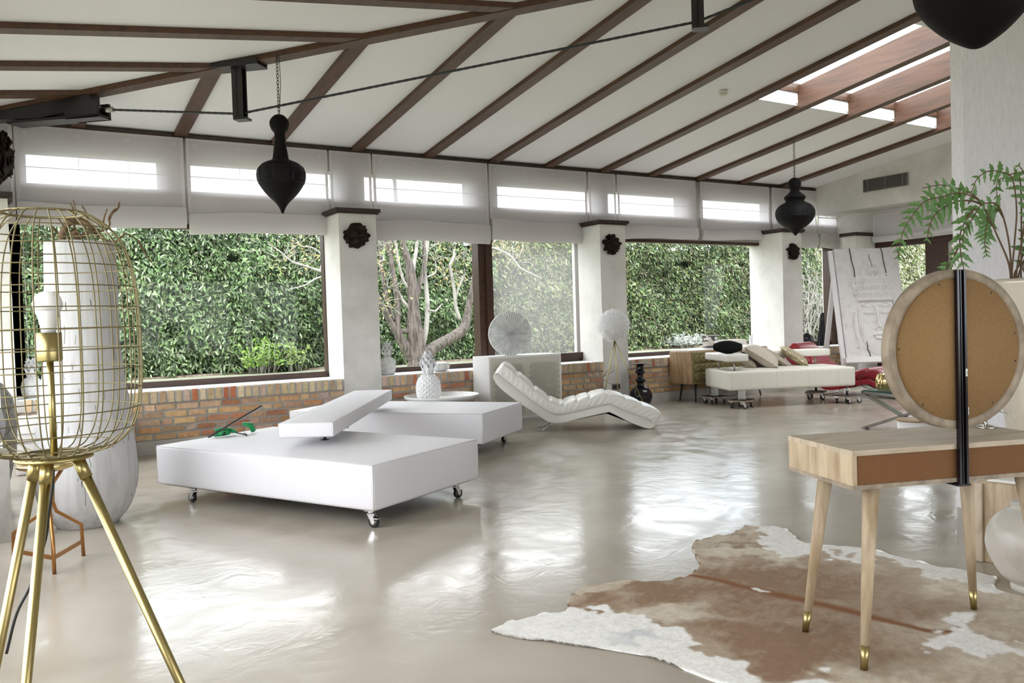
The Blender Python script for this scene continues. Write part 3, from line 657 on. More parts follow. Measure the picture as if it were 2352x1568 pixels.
# long bolster cushion on steel posts
t = thing('bolster_cushion', 'long white padded bolster lying raised across both daybeds', 'cushion', (2.7, 6.9, .42), 0)
P0 = Vector((1.747, 6.127, 0)); P1 = Vector((2.024, 5.808, 0)); P2 = Vector((3.506, 8.17, 0))
y = (P2-P1).normalized(); x = Vector((y.y, -y.x, 0)); mm = frame(P1-x*.405, x, y); Lb = (P2-P1).length
b = MB(); b.rbox((0, 0, .505), (.405, Lb, .615), .014, 3, mm, puff=.004, cuts=3); b.build('pad', 'bed', t)
b = MB(); seams(b, (0, 0, .505), (.405, Lb, .615), mm, .003, .004); b.build('piping', 'bed', t)
for v in (.42, 1.15):
    b = MB(); q = mm @ Vector((.24, v, 0)); b.lathe([(.035, .426), (.035, .431), (.012, .433), (.012, .495), (.035, .497), (.035, .505)], (q.x, q.y, 0), 16); b.build('support_post', 'rubber', t)
# squeegee and scraper on the first bed
t = thing('squeegee', 'black window squeegee propped on green handled scraper, on the nearest daybed', 'squeegee', (1.5, 7.0, .43))
a = at_z(478, 1004, .432); bq = at_w(600, 932, (at_z(478, 1004, .432)-EYE).dot(fwd)+.35)
b = MB(); b.tube([a, bq], .0065, 6); b.build('blade_bar', 'rubber', t)
d = (bq-a); b = MB(); b.add([a+Vector((0, 0, -.004)), bq+Vector((0, 0, -.004)), bq+Vector((.004, .0, -.018)), a+Vector((.012, 0, -.006))], [(0, 1, 2, 3)]); b.build('rubber_blade', 'brushed', t)
b = MB(); h0 = a.lerp(bq, .16)+Vector((-.01, .02, .012)); h1 = at_z(540, 990, .45)
b.tube([h0, h0.lerp(h1, .5)+Vector((0, 0, .012)), h1], [.012, .022, .015], 8); b.tube([a.lerp(bq, .63)+Vector((0, .01, -.055)), a.lerp(bq, .63)+Vector((.07, .0, -.075)), a.lerp(bq, .63)+Vector((.09, 0, -.13))], [.012, .026, .02], 8); b.build('green_head', 'green', t)
t = thing('window_scraper', 'small green handled scraper lying under the squeegee on the daybed', 'scraper', tuple(at_z(525, 996, .43)))
b = MB(); q = [at_z(492, 999, .44), at_z(512, 995, .452), at_z(527, 994, .455)]; b.tube(q, [.016, .022, .014], 8); b.build('green_grip', 'green', t)
b = MB(); b.tube([at_z(513, 994, .455), at_z(518, 985, .47)], .014, 8); b.tube([at_z(514, 997, .45), at_z(521, 989, .465)], .012, 8); b.build('clamp', 'rubber', t)
b = MB(); b.tube([at_z(519, 992, .46), at_z(530, 986, .468), at_z(542, 992, .455)], [.014, .017, .010], 8); b.build('green_neck', 'green', t)
b = MB(); b.tube([at_z(540, 993, .45), at_z(565, 998, .432)], .005, 6); b.tube([at_z(561, 995, .438), at_z(566, 999, .432)], .008, 6); b.build('metal_rod', 'steel_black', t)

def pillow(mm, w, h, th, mt, name, label, group=None, piping=True):
    c = mm.translation
    t = thing(name, label, 'cushion', tuple(c), 0, group); N = 16
    def P(i, j, s_):
        u = -1+2*i/N; v = -1+2*j/N; k = (max(0, 1-u**4)*max(0, 1-v**4))**.55
        sx = 1-.07*(1-abs(v)**2) ; sy = 1-.07*(1-abs(u)**2)
        return mm @ Vector((u*w/2*sx, v*h/2*sy, s_*th/2*k*(1+.05*math.sin(5*u+3*v))))
    b = MB(); b.grid([[P(i, j, 1) for j in range(N+1)] for i in range(N+1)]); b.grid([[P(i, j, -1) for i in range(N+1)] for j in range(N+1)]); b.build('cover', mt, t)
    if piping:
        e = [P(i, 0, 1) for i in range(N+1)]+[P(N, j, 1) for j in range(1, N+1)]+[P(i, N, 1) for i in range(N-1, -1, -1)]+[P(0, j, 1) for j in range(N-1, -1, -1)]
        MB().tube(e, .004, 5).build('piping', mt, t)
    return t

# white sofa on roller boards
Q0 = Vector((8.436, 8.077, 0)); sx = Vector((.911, -.412, 0)).normalized(); sy = Vector((.412, .911, 0)).normalized(); SM = frame(Q0, sx, sy); SL, SD = 1.85, .92
t = thing('sofa', 'ivory leather daybed sofa with floating armrest, standing on roller boards', 'sofa', tuple(Q0+sx*.9+sy*.45), math.atan2(sx.y, sx.x))
MB().rbox((0, 0, .25), (SL, SD, .515), .03, 4, SM, puff=.022, cuts=6).build('seat', 'sofa', t)
MB().rbox((-.02, .02, .648), (.30, SD-.06, .748), .02, 3, SM).build('armrest', 'cream', t)
MB().rbox((SL*.52, SD-.24, .645), (SL-.0, SD+.02, .748), .02, 3, SM).build('backrest', 'cream', t)
for (u, v) in ((.13, .12), (.13, .70), (SL*.6, SD-.1), (SL-.17, SD-.1)): MB().tube([SM @ Vector((u, v, .49)), SM @ Vector((u, v, .66))], .014, 10).build('arm_post', 'brushed', t)
for (u, v, wide) in ((.22, .12, 1), (.08, .78, 1), (SL-.08, .10, 0), (SL-.18, SD-.12, 0)):
    b = MB()
    if wide: b.box((u-.055, v-.02, .125), (u+.055, v+.02, .255), SM); b.box((u-.06, v-.025, .118), (u+.06, v+.025, .13), SM)
    else: b.tube([SM @ Vector((u, v, .12)), SM @ Vector((u, v, .255))], .018, 10)
    b.build('leg', 'brushed', t)
def dolly(u, v, ang, lab):
    q = SM @ Vector((u, v, 0)); a = math.atan2(sx.y, sx.x)+ang
    d = thing('furniture_dolly', lab, 'dolly', tuple(q), a, 'roller boards under the sofa legs'); mm = Matrix.Translation(q) @ Matrix.Rotation(a, 4, 'Z')
    MB().box((-.15, -.13, .096), (.15, .13, .110), mm).build('board', 'twig', d); MB().box((-.145, -.125, .110), (.145, .125, .1175), mm).build('grip_mat', 'rubber', d)
    for x_, y_ in ((-.11, -.09), (.11, -.09), (.11, .09), (-.11, .09)):
        p = mm @ Vector((x_, y_, 0)); caster(d, p.x, p.y, .096, r=.032, rot=random.uniform(-1, 1), brake=True)
dolly(.22, .12, .7, 'small roller board under the near left corner of the ivory sofa')
dolly(.08, .78, .3, 'small roller board under the rear left leg of the ivory sofa')
dolly(SL-.08, .10, .45, 'small roller board under the near right leg of the ivory sofa')
dolly(SL-.18, SD-.12, .9, 'small roller board under the rear right leg of the ivory sofa')
def lean(u, v, z, tilt, yaw, w, h):
    """cushion standing on its lower edge in sofa coordinates, leaning back by tilt"""
    a = math.atan2(sx.y, sx.x)+yaw
    R = Matrix.Rotation(a, 4, 'Z') @ Matrix.Rotation(PI/2-tilt, 4, 'X')
    q = SM @ Vector((u, v, 0)); base = R @ Vector((0, h/2, 0))
    return Matrix.Translation(Vector((q.x, q.y, z))+base) @ R
gp = 'cushions leaning on the white sofa'
pillow(lean(.62, .52, .53, .98, 1.2, .46, .46), .46, .46, .13, 'ptaupe', 'scatter_cushion', 'taupe velvet cushion nearest the black bolster on the sofa', gp)
pillow(lean(.90, .38, .54, 1.0, 1.1, .54, .54), .54, .54, .20, 'pbeige', 'scatter_cushion', 'light beige velvet cushion, the plumpest and frontmost on the sofa', gp)
pillow(lean(1.14, .60, .53, .98, 1.2, .46, .46), .46, .46, .12, 'ptaupe', 'scatter_cushion', 'taupe cushion squeezed between the plump beige one and the gold brocade one', gp)
pillow(lean(1.42, .54, .53, .96, 1.15, .46, .46), .46, .46, .13, 'pgold', 'scatter_cushion', 'gold brocade cushion, rightmost of the row on the sofa', gp)
pillow(lean(.84, .68, .54, .98, 1.2, .46, .46), .46, .46, .13, 'pbeige', 'scatter_cushion', 'pale cushion hidden behind the row of sofa cushions', gp)
t = thing('bolster_pillow', 'black ribbed bolster pillow lying on the left armrest of the ivory sofa', 'cushion', tuple(SM @ Vector((.12, .25, .75))))
a0 = SM @ Vector((.0, .44, .842)); a1 = SM @ Vector((.30, .14, .836)); ax = (a1-a0).normalized(); L = .40; n = 46
mm = frame(a0-ax*.04, ax.cross(Vector((0, 0, 1))), None, ax) if False else Matrix.Translation(a0-ax*.03) @ ax.to_track_quat('Z', 'Y').to_matrix().to_4x4()
prof = [(.001, 0)]+[(.048+.042*math.sin(PI*k/n)+(.004 if k % 2 else -.003), L*k/n) for k in range(n+1)]+[(.001, L)]
MB().lathe(prof, n=24, mtx=mm).build('cover', 'lantern', t)

# sideboard behind the sofa
t = thing('sideboard', 'mango wood sideboard with tufted olive doors behind the sofa', 'sideboard', (9.45, 9.24, 0))
b = MB()
b.rbox((8.62, 9.02, .272), (10.31, 9.47, .775), .03, 4); o = b.build('carcass', 'side', t)
MB().rbox((8.64, 9.03, .768), (10.29, 9.46, .785), .006).build('top', 'lacq', t)
for x0_, x1_ in ((8.66, 9.20), (9.21, 9.74), (9.75, 10.28)):
    b = MB(); b.rbox((x0_, 9.005, .30), (x1_, 9.03, .745), .012)
    nx = 4; nz = 3
    for i in range(nx):
        for j in range(nz):
            x = x0_+.04+(x1_-x0_-.08)*(i+.5)/nx; z = .33+.385*(j+.5)/nz
            b.lathe([(.066, 0), (.062, .010), (.045, .018), (.018, .020), (.012, .014), (.001, .013)], n=22, mtx=Matrix.Translation((x, 9.006, z)) @ Matrix.Rotation(PI/2, 4, 'X'))
    b.build('door', 'olive', t)
for (x, y, dx, dy) in ((8.80, 9.10, -.03, -.03), (8.80, 9.38, -.03, .03), (10.12, 9.10, .05, -.03), (10.08, 9.38, -.02, .03)):
    MB().tube([(x, y, .28), (x+dx, y+dy, 0)], [.022, .010], 10).build('leg', 'rubber', t)
# on the sideboard
t = thing('hand_sculpture', 'white resin forearm with open fingers lying on the sideboard', 'sculpture', (9.5, 9.22, .785))
pth = spline([(9.22, 9.20, .862, .030), (9.38, 9.22, .862, .036), (9.55, 9.23, .862, .045), (9.8, 9.24, .858, .050), (10.02, 9.24, .85, .042)], 5)
b = MB(); b.tube([p[:3] for p in pth], [float(p[3]) for p in pth], 14)
b.build('forearm', 'handw', t)
def finger(pts, r): MB().tube([p for p in pts], r, 8).build('finger', 'handw', t)
finger([(9.26, 9.18, .87), (9.18, 9.14, .91), (9.12, 9.13, .95), (9.05, 9.12, 1.0)], [.024, .017, .015, .010])
finger([(9.26, 9.20, .885), (9.20, 9.20, .92), (9.15, 9.20, .935), (9.10, 9.20, .93)], [.024, .017, .015, .010])
finger([(9.25, 9.20, .86), (9.17, 9.21, .87), (9.11, 9.22, .865), (9.05, 9.22, .875)], [.024, .017, .015, .010])
finger([(9.25, 9.22, .85), (9.19, 9.25, .84), (9.12, 9.27, .82), (9.07, 9.27, .815)], [.022, .016, .014, .009])
finger([(9.32, 9.18, .86), (9.27, 9.10, .83), (9.22, 9.08, .82), (9.17, 9.06, .83)], [.026, .018, .016, .011])
t = thing('perfume_box', 'small dark glass box with round knobs behind the resin hand', 'box', (9.36, 9.38, .785))
MB().rbox((9.28, 9.33, .785), (9.52, 9.43, .97), .008).build('body', 'socket', t); MB().box((9.26, 9.31, .97), (9.54, 9.45, .982)).build('lid', 'chrome', t)
for x in (9.34, 9.46): MB().lathe([(.03, 0), (.028, .02), (.001, .024)], n=14, mtx=Matrix.Translation((x, 9.33, .93)) @ Matrix.Rotation(PI/2, 4, 'X')).build('knob', 'chrome', t)
t = thing('pronged_vase', 'small white two pronged ceramic figure at the right end of the sideboard', 'figure', (10.17, 9.25, .785))
for q, s_ in enumerate((-1, 1)):
    b = MB(); b.tube([(10.17, 9.25, .788), (10.17+s_*.012, 9.25, .87), (10.17+s_*.02, 9.25, .93), (10.17+s_*.042, 9.25, .965)], [.028, .022, .015, .006], 10); b.build('prong', 'ceramic', t)

# red chaise and white chaise share one shape
LOW = [(-.578,.654),(-.515,.542),(-.301,.359),(-.086,.21),(.022,.13),(.098,.1),(.241,.102),(.406,.141),(.726,.203),(.791,.196),(1.007,.08),(1.18,.009),(1.246,.004),(1.285,.039)]
MID = [(-.566,.690),(-.50,.674),(-.297,.503),(-.082,.331),(.068,.222),(.166,.192),(.298,.205),(.728,.291),(.794,.284),(1.01,.19),(1.291,.072)]
TOP = [(-.535,.735),(-.47,.80),(-.40,.79),(-.183,.60),(-.081,.505),(.045,.405),(.17,.335),(.219,.33),(.396,.372),(.567,.41),(.725,.438),(.80,.428),(.934,.39),(1.15,.30),(1.35,.20),(1.36,.12),(1.31,.075)]
def chaise(A, e, wd, mt, label, name='chaise_longue', grp=None):
    A = Vector((*A, 0)); e = Vector((*e, 0)).normalized(); n = Vector((-e.y, e.x, 0)); mm = frame(A, e, n)
    t = thing(name, label, 'chaise longue', tuple(A+e*.4+n*wd/2), math.atan2(e.y, e.x))
    # base shell between LOW and MID
    lo = spline(LOW, 4); mi = spline(MID, 5)
    def resample(P, N):
        P = np.array(P); d = np.r_[0, np.cumsum(np.hypot(*np.diff(P, axis=0).T))]; s_ = np.linspace(0, d[-1], N); return np.c_[np.interp(s_, d, P[:, 0]), np.interp(s_, d, P[:, 1])]
    N = 60; lo = resample(lo, N); mi = resample(mi, N)
    offs = [(0, .012), (.012, 0)]+[(wd*k/8, 0) for k in range(1, 8)]+[(wd-.012, 0), (wd, .012)]
    rows = []
    for i in range(N):
        c = (lo[i]+mi[i])/2; ring = []
        for v, k in offs: ring.append(mm @ Vector((lo[i][0]+(c[0]-lo[i][0])*k*8, v, lo[i][1]+(c[1]-lo[i][1])*k*8)))
        for v, k in reversed(offs): ring.append(mm @ Vector((mi[i][0]+(c[0]-mi[i][0])*k*8, v, mi[i][1]+(c[1]-mi[i][1])*k*8)))
        ring.append(ring[0]); rows.append(ring)
    b = MB(); b.grid(rows); b.add(rows[0][:-1], [tuple(range(len(rows[0])-1))]); b.add(rows[-1][:-1], [tuple(range(len(rows[0])-2, -1, -1))])
    b.build('base', mt, t)
    # quilted cushions on top: cross-section puffs along the top line
    NT = 150; tp = resample(spline(TOP, 5), NT); bo = resample(spline([(-.545,.70)]+MID[1:], 5), NT)
    segs = np.array([0, .13, .25, .345, .43, .50, .565, .66, .755, .845, 1.0])
    rows = []
    for i in range(NT):
        s_ = i/(NT-1); k = np.searchsorted(segs, s_, side='right')-1; k = min(k, len(segs)-2)
        f_ = (s_-segs[k])/(segs[k+1]-segs[k]); puff = (.030*(1-abs(2*f_-1)**5)-.022)*min(1, i/12, (NT-1-i)/6)
        T = tp[i]; Bm = bo[i]; nn = T-Bm; ln = max(1e-6, np.hypot(*nn)); nn = nn/ln
        ring = []
        M_ = 22
        for j in range(M_+1):
            v = wd*j/M_; ev = min(v, wd-v); edge = 1-math.exp(-ev/.035)
            wr = .004*math.sin(s_*330+j)*math.exp(-ev/.06) if 0 else 0
            z = Vector((T[0], v, T[1])); drop = .038*(1-edge)
            ring.append(mm @ Vector((T[0]+nn[0]*(puff-drop), v, T[1]+nn[1]*(puff-drop))))
        def sidecol(v, sg):
            out = []
            for q in range(1, 7):
                h = 1-q/7; bul = .010*math.sin(PI*h)+.0035*math.sin(i*1.25+.7*math.sin(i*.37))*math.sin(PI*h)
                out.append(mm @ Vector((Bm[0]+nn[0]*(ln+puff-.038)*h, v+sg*bul, Bm[1]+nn[1]*(ln+puff-.038)*h)))
            return out
        ring = ring+sidecol(wd, 1)+[mm @ Vector((Bm[0], wd-.012, Bm[1])), mm @ Vector((Bm[0], .012, Bm[1]))]+list(reversed(sidecol(0, -1)))
        ring.append(ring[0]); rows.append(ring)
    b = MB(); b.grid(rows); b.add(rows[0][:-1], [tuple(range(len(rows[0])-1))]); b.add(rows[-1][:-1], [tuple(range(len(rows[0])-2, -1, -1))])
    b.build('quilted_cushion', mt, t)
    b = MB(); b.add([mm @ Vector((s_, v, z)) for s_, z in ((.2, .095), (.73, .19), (1.12, .03)) for v in (.06, wd-.06)], [(0, 1, 3, 2), (2, 3, 5, 4)]); b.build('underside', 'rubber', t)
    b = MB()
    for v in (.1, wd-.1):
        b.tube([mm @ Vector((.075, v, .10)), mm @ Vector((.0, v, .012)), mm @ Vector((-.03, v, .006)), mm @ Vector((-.06, v, .01))], .007, 8)
    b.tube([mm @ Vector((-.0, .1, .010)), mm @ Vector((-.0, wd-.1, .010))], .007, 8)
    b.build('foot_runner', 'chrome', t)
    return t
chaise((5.32, 7.993), (.842, -.539), .62, 'cream', 'white quilted leather chaise longue on chrome feet in front of the cabinet')
chaise((10.66, 8.36), (.20, -.98), .72, 'red', 'dark red leather chaise longue behind the ivory sofa')

# white cabinet with carved doors
t = thing('cabinet', 'white two door cabinet with carved scallop fronts under the ribbed disc', 'cabinet', (5.77, 9.26, 0))
x0, x1, y0, y1, zt_ = 5.215, 6.325, 9.05, 9.47, .852
b = MB(); b.box((x0, y0, .062), (x0+.022, y1, zt_-.022)); b.box((x1-.022, y0, .062), (x1, y1, zt_-.022)); b.box((x0, y0, zt_-.022), (x1, y1, zt_)); b.box((x0, y0, .04), (x1, y1, .062)); b.box((x0+.022, y0+.03, .062), (x1-.022, y1-.01, zt_-.022)); b.box((x0+.03, y0+.04, 0), (x1-.03, y1-.04, .04))
b.build('carcass', 'lacq', t)
for k, (a, c) in enumerate(((x0+.0225, (x0+x1)/2-.0012), ((x0+x1)/2+.0012, x1-.0225))):
    o = MB().box((a, y0-.002, .062), (c, y0+.03, zt_-.021)).build('door', 'lace', t)
    b = MB(); fr_ = .024
    b.box((a, y0-.006, .066), (a+fr_, y0-.002, zt_-.026)); b.box((c-fr_, y0-.006, .066), (c, y0-.002, zt_-.026)); b.box((a+fr_, y0-.006, .066), (c-fr_, y0-.002, .066+fr_)); b.box((a+fr_, y0-.006, zt_-.026-fr_), (c-fr_, y0-.002, zt_-.026))
    b.build('door_rim', 'lace', o)
    b = MB(); p = .058; ny = int((zt_-.15)/(p*.62)); nx = int((c-a-.06)/p)
    for r in range(ny):
        for q in range(nx):
            cx = a+.04+p*(q+.5)+(p/2 if r % 2 else 0); cz = .10+r*p*.62
            if cx > c-.05 or cz+p > zt_-.05: continue
            for rad in (.95, .62, .32):
                pts = [(cx-p/2*rad*math.cos(s_*PI/6), y0-.0035, cz+p*.85*rad*math.sin(s_*PI/6)) for s_ in range(7)]
                b.tube(pts, .0021, 3, cap=False, smooth=False)
    b.build('scallop_carving', 'laceg', o)
# ribbed disc on its flat foot
t = thing('ribbed_disc_vase', 'round ribbed stone disc vase standing on the white cabinet', 'vase', (5.66, 9.25, .852))
nd = Vector((-.34, -.94, 0)).normalized(); mm = frame((5.665, 9.25, 1.135), Vector((0, 0, 1)).cross(nd), Vector((0, 0, 1)), nd); R_ = .287
def discgrid(sg):
    rows = []
    for i in range(15):
        r = R_*i/14; row = []
        for k in range(481):
            a = 2*PI*k/480; ridge = -.020*(1-abs(math.sin(a*26)))**2*min(1, r/.03)*(1 if r < R_*.985 else 0)
            z = sg*(.052*math.cos(min(1, r/R_)*1.25)+.004)+sg*ridge
            zz = r*math.sin(a); zz = max(zz, -.281)
            row.append(mm @ Vector((r*math.cos(a), zz, z)))
        rows.append(row)
    return rows
b = MB(); f1 = discgrid(1); f2 = discgrid(-1); b.grid(f1); b.grid([list(reversed(r)) for r in f2]); b.grid([f1[-1], f2[-1]]); b.build('ribbed_body', 'disc', t)

# tray table, pineapples, ledge pieces
t = thing('tray_table', 'round white tray table between the second daybed and the brick ledge', 'table', (4.52, 9.02, 0))
MB().lathe([(.001, .385), (.40, .385), (.435, .405), (.452, .432), (.458, .432), (.45, .40), (.41, .372), (.001, .370)], (4.52, 9.02, 0), 56).build('tray', 'lacq', t)
for k in range(3):
    a = 2*PI*k/3+.4; MB().tube([(4.52+.22*math.cos(a), 9.02+.22*math.sin(a), .375), (4.52+.34*math.cos(a), 9.02+.34*math.sin(a), 0)], [.018, .012], 10).build('leg', 'lacq', t)
def pineapple(x, y, z, h, r, label, facet, mt, leaf_n=4):
    t = thing('ceramic_pineapple', label, 'ornament', (x, y, z), 0)
    bh = h*.53; b = MB(); nr = 12; n = 14
    def rr(u): return r*(.62+.38*math.sin(PI*min(1, u*1.15)**.8))*(1 if u < .9 else (1-(u-.9)*4.5)) if u > 0 else r*.62
    def rad(u): return r*max(.0, (1-abs(2*(u-.42))**2.6*.42)) if u < .85 else r*(.82-(u-.85)*4.2)
    vs = []; fs = []
    for j in range(nr+1):
        u = j/nr
        for k in range(n):
            a = 2*PI*(k+(j % 2)*.5)/n; vs.append((x+rad(u)*math.cos(a), y+rad(u)*math.sin(a), z+bh*u))
    for j in range(nr):
        for k in range(n):
            a0 = j*n+k; a1 = j*n+(k+1) % n; kk = (k+(1 if j % 2 else 0)) % n
            b0 = (j+1)*n+kk; bm1 = (j+1)*n+(kk-1) % n
            fs.append((a0, a1, b0)); fs.append((a0, b0, bm1))
    if facet:
        # raised pyramid studs
        for j in range(nr):
            for k in range(n):
                a = 2*PI*(k+(j % 2)*.5)/n; u0, u1, u2 = max(0, (j-1)/nr), j/nr, min(1, (j+1)/nr); w_ = 2*PI/n*.5
                def pt(u, aa, ex=0): return (x+(rad(u)+ex)*math.cos(aa), y+(rad(u)+ex)*math.sin(aa), z+bh*u)
                q = [pt(u0, a), pt(u1, a+w_), pt(u2, a), pt(u1, a-w_), pt(u1, a, r*.10)]
                b.add(q, [(0, 1, 4), (1, 2, 4), (2, 3, 4), (3, 0, 4)])
    else:
        b.lathe([(rad(j/nr), bh*j/nr) for j in range(nr+1)], (x, y, z), 24)
        for s_ in (-1, 1):
            for k in range(12):
                b.tube([(x+(rad(u)+.001)*math.cos(2*PI*k/12+s_*u*2.2), y+(rad(u)+.001)*math.sin(2*PI*k/12+s_*u*2.2), z+bh*u) for u in [q/12 for q in range(12)]], .0035, 4)
    b.lathe([(r*.6, 0), (r*.62, .004)], (x, y, z), 20)
    b.build('fruit_body', mt, t)
    lb = MB(); lv = h-bh
    for ring in range(leaf_n):
        m_ = 7 if ring < leaf_n-1 else 4; bz = z+bh*.94+lv*.78*ring/leaf_n; Ls = lv*.60*(1-.08*ring); rb = r*.30*(1-.12*ring)
        for k in range(m_):
            a = 2*PI*(k+.5*ring)/m_+.3; out = r*(.76-.12*ring); c_, s_ = math.cos(a), math.sin(a); tx, ty = -s_, c_
            P_ = []
            for q, (uu, wd_) in enumerate(((0, .24), (.35, .27), (.7, .16), (1, .0))):
                rad_ = rb+(out-rb)*uu**1.4; zz = bz+Ls*uu*(1-.12*uu); w2 = r*wd_
                P_.append([(x+rad_*c_-tx*w2, y+rad_*s_-ty*w2, zz), (x+(rad_-r*.07)*c_, y+(rad_-r*.07)*s_, zz), (x+rad_*c_+tx*w2, y+rad_*s_+ty*w2, zz)])
            lb.grid(P_, False); lb.grid([[(p[0]+c_*.006, p[1]+s_*.006, p[2]) for p in reversed(row)] for row in P_], False)
        lb.lathe([(rb*1.0, 0), (rb*.9, Ls*.5)], (x, y, bz), 10)
    lb.build('leaf_crown', mt, t)
    return t
pineapple(4.29, 8.90, .386, .62, .140, 'big white faceted ceramic pineapple standing on the tray table', True, 'ceramic', 5)
pineapple(4.135, 9.74, .6725, .44, .098, 'white textured pineapple on the brick ledge right of the first pillar', False, 'ceramic2', 4)
pineapple(.235, 9.74, .6725, .42, .095, 'white ceramic pineapple on the brick ledge behind the birdcage lamp', False, 'ceramic', 4)
t = thing('ceramic_pot', 'small squat white ribbed pot on the brick ledge beside the cabinet', 'pot', (4.86, 9.7, .6725))
MB().lathe([(.06, 0), (.105, .02), (.122, .06), (.112, .10), (.06, .122), (.045, .118), (.04, .10), (.001, .095)], (4.86, 9.7, .6725), 60, fn=lambda r, z, t_, j: r*(1+.02*math.sin(16*t_)*(1 if 0 < j < 5 else 0))).build('body', 'ceramic2', t)
t = thing('round_vase', 'round black vase on the ledge at the right edge of the third pillar', 'vase', (12.15, 9.78, .6725))
MB().lathe([(.07, 0), (.12, .05), (.14, .12), (.12, .19), (.06, .235), (.05, .25)], (12.15, 9.78, .6725), 28).build('body', 'black', t)
t = thing('cone_vase', 'tall tapering black vase on the ledge behind the easel', 'vase', (12.64, 9.8, .6725))
MB().lathe([(.12, 0), (.115, .02), (.05, .4), (.035, .55), (.045, .60)], (12.64, 9.8, .6725), 24).build('body', 'black', t)

# feather lamp
t = thing('feather_lamp', 'white feather ball lamp on a thin brass tripod in front of the pillar', 'floor lamp', (7.30, 9.12, 0))
fc = Vector((7.29, 9.12, 1.205)); 
MB().lathe([(.001, -.19), (.1, -.16), (.185, -.05), (.19, .03), (.13, .14), (.001, .19)], fc, 24).build('shade', 'feather', t)
b = MB(); rf = random.Random(3)
for k in range(2600):
    d = Vector((rf.gauss(0, 1), rf.gauss(0, 1), rf.gauss(0, 1))).normalized(); p = fc+d*rf.uniform(.165, .20)
    tng = d.cross(Vector((rf.gauss(0, 1), rf.gauss(0, 1), rf.gauss(0, 1)))).normalized()
    dirn = (d*.55+tng*rf.uniform(.3, 1.0)+Vector((0, 0, -.25))).normalized(); side = dirn.cross(d).normalized()*rf.uniform(.003, .007); L = rf.uniform(.035, .075)
    q = p+dirn*L*.55+d*.006; e = p+dirn*L-Vector((0, 0, L*.15))
    b.add([p-side*.4, p+side*.4, q+side, e, q-side], [(0, 1, 2, 4), (4, 2, 3)])
b.build('feathers', 'feather', t)['kind'] = 'stuff'
apex = Vector((7.30, 9.12, .985))
for foot in ((7.06, 9.16, 0), (7.22, 8.95, 0), (7.72, 8.98, 0)):
    MB().tube([apex, foot], .0075, 8).build('leg', 'gold', t)
MB().tube([apex+Vector((0, 0, -.02)), apex+Vector((0, 0, .06))], .014, 10).build('hub', 'gold', t)
MB().tube([apex+Vector((0, .01, 0)), (7.34, 9.15, .7), (7.45, 9.2, .35), (7.50, 9.3, .1), (7.56, 9.42, .2)], .004, 6).build('power_cord', 'cord', t)
# black turned vase
t = thing('turned_vase', 'tall glossy black turned vase on the floor by the brick wall', 'vase', (7.90, 9.27, 0))
vx, vy = 7.86, 9.25
MB().lathe([(float(max(a, .001)), float(z)) for a, z in spline([(.10, 0), (.13, .03), (.168, .15), (.13, .25), (.055, .31), (.05, .345), (.078, .385), (.05, .42), (.042, .46), (.076, .505), (.055, .54), (.058, .60), (.145, .625), (.148, .636), (.05, .634)], 5)], (vx, vy, 0), 36).build('body', 'black', t)

# ------------------------------------------------------------------ branches
def branchy(b, p, d, L, r, depth, rn, wander=.35, split=(2, 3), shrink=.68, up_b=.15):
    pts = [p]; q = Vector(p); dd = Vector(d).normalized(); n = 5
    for k in range(n):
        dd = (dd+Vector((rn.gauss(0, wander), rn.gauss(0, wander), rn.gauss(0, wander)))*.5+Vector((0, 0, up_b*.3))).normalized(); q = q+dd*L/n; pts.append(q.copy())
    b.tube(pts, [r*(1-.45*k/n) for k in range(n+1)], 6 if r > .004 else 4)
    if depth > 0:
        for k in range(rn.randint(*split)):
            i = rn.randint(2, n); a = (dd+Vector((rn.gauss(0, .6), rn.gauss(0, .6), rn.gauss(0, .5)))).normalized(); branchy(b, pts[i], a, L*shrink*rn.uniform(.7, 1.1), r*.55, depth-1, rn, wander, split, shrink, up_b)
rn = random.Random(11)
t = thing('dry_branch', 'bare forked dry branch standing left of the feather lamp legs', 'branch', (7.17, 9.32, 0))
b = MB(); b.tube([(7.17, 9.32, 0), (7.16, 9.32, .2), (7.18, 9.32, .32)], [.016, .014, .012], 7)
for d in ((-.5, 0, 1), (.4, .1, 1), (.1, -.2, 1.1), (-.25, .1, 1)): branchy(b, Vector((7.18, 9.32, rn.uniform(.24, .36))), d, .26, .009, 3, rn, .4, (2, 3))
b.build('twigs', 'twig', t)

# tall whitewashed vase with driftwood
t = thing('tall_floor_vase', 'tall whitewashed wooden floor vase holding driftwood, behind the birdcage lamp', 'vase', (.455, 6.4, 0))
prof = spline([(.185, 0), (.20, .012), (.278, .12), (.318, .26), (.325, .38), (.312, .55), (.290, .76), (.255, 1.03), (.232, 1.25), (.228, 1.51), (.224, 1.80), (.222, 1.935)], 4)
L_ = [(float(r), float(z)) for r, z in prof]
def vax(z): return .455+.024*z/1.94
b = MB(); vs = []; fs = []; n = 56
for r, z in L_: vs += [(vax(z)+r*math.cos(2*PI*k/n), 6.4+r*math.sin(2*PI*k/n), z) for k in range(n)]
for r, z in ((.205, 1.938), (.20, 1.85), (.001, 1.8)): vs += [(vax(1.94)+r*math.cos(2*PI*k/n), 6.4+r*math.sin(2*PI*k/n), z) for k in range(n)]
for j in range(len(vs)//n-1):
    for k in range(n): a = j*n+k; c_ = j*n+(k+1) % n; fs.append((a, c_, c_+n, a+n))
fs.append(tuple(range(n-1, -1, -1)))
b.add(vs, fs, True); b.build('body', 'limed', t)
b = MB(); rc = random.Random(5)
def rz_(z):
    for (ra, za), (rb, zb) in zip(L_, L_[1:]):
        if za <= z <= zb: return ra+(rb-ra)*(z-za)/(zb-za)
    return .22
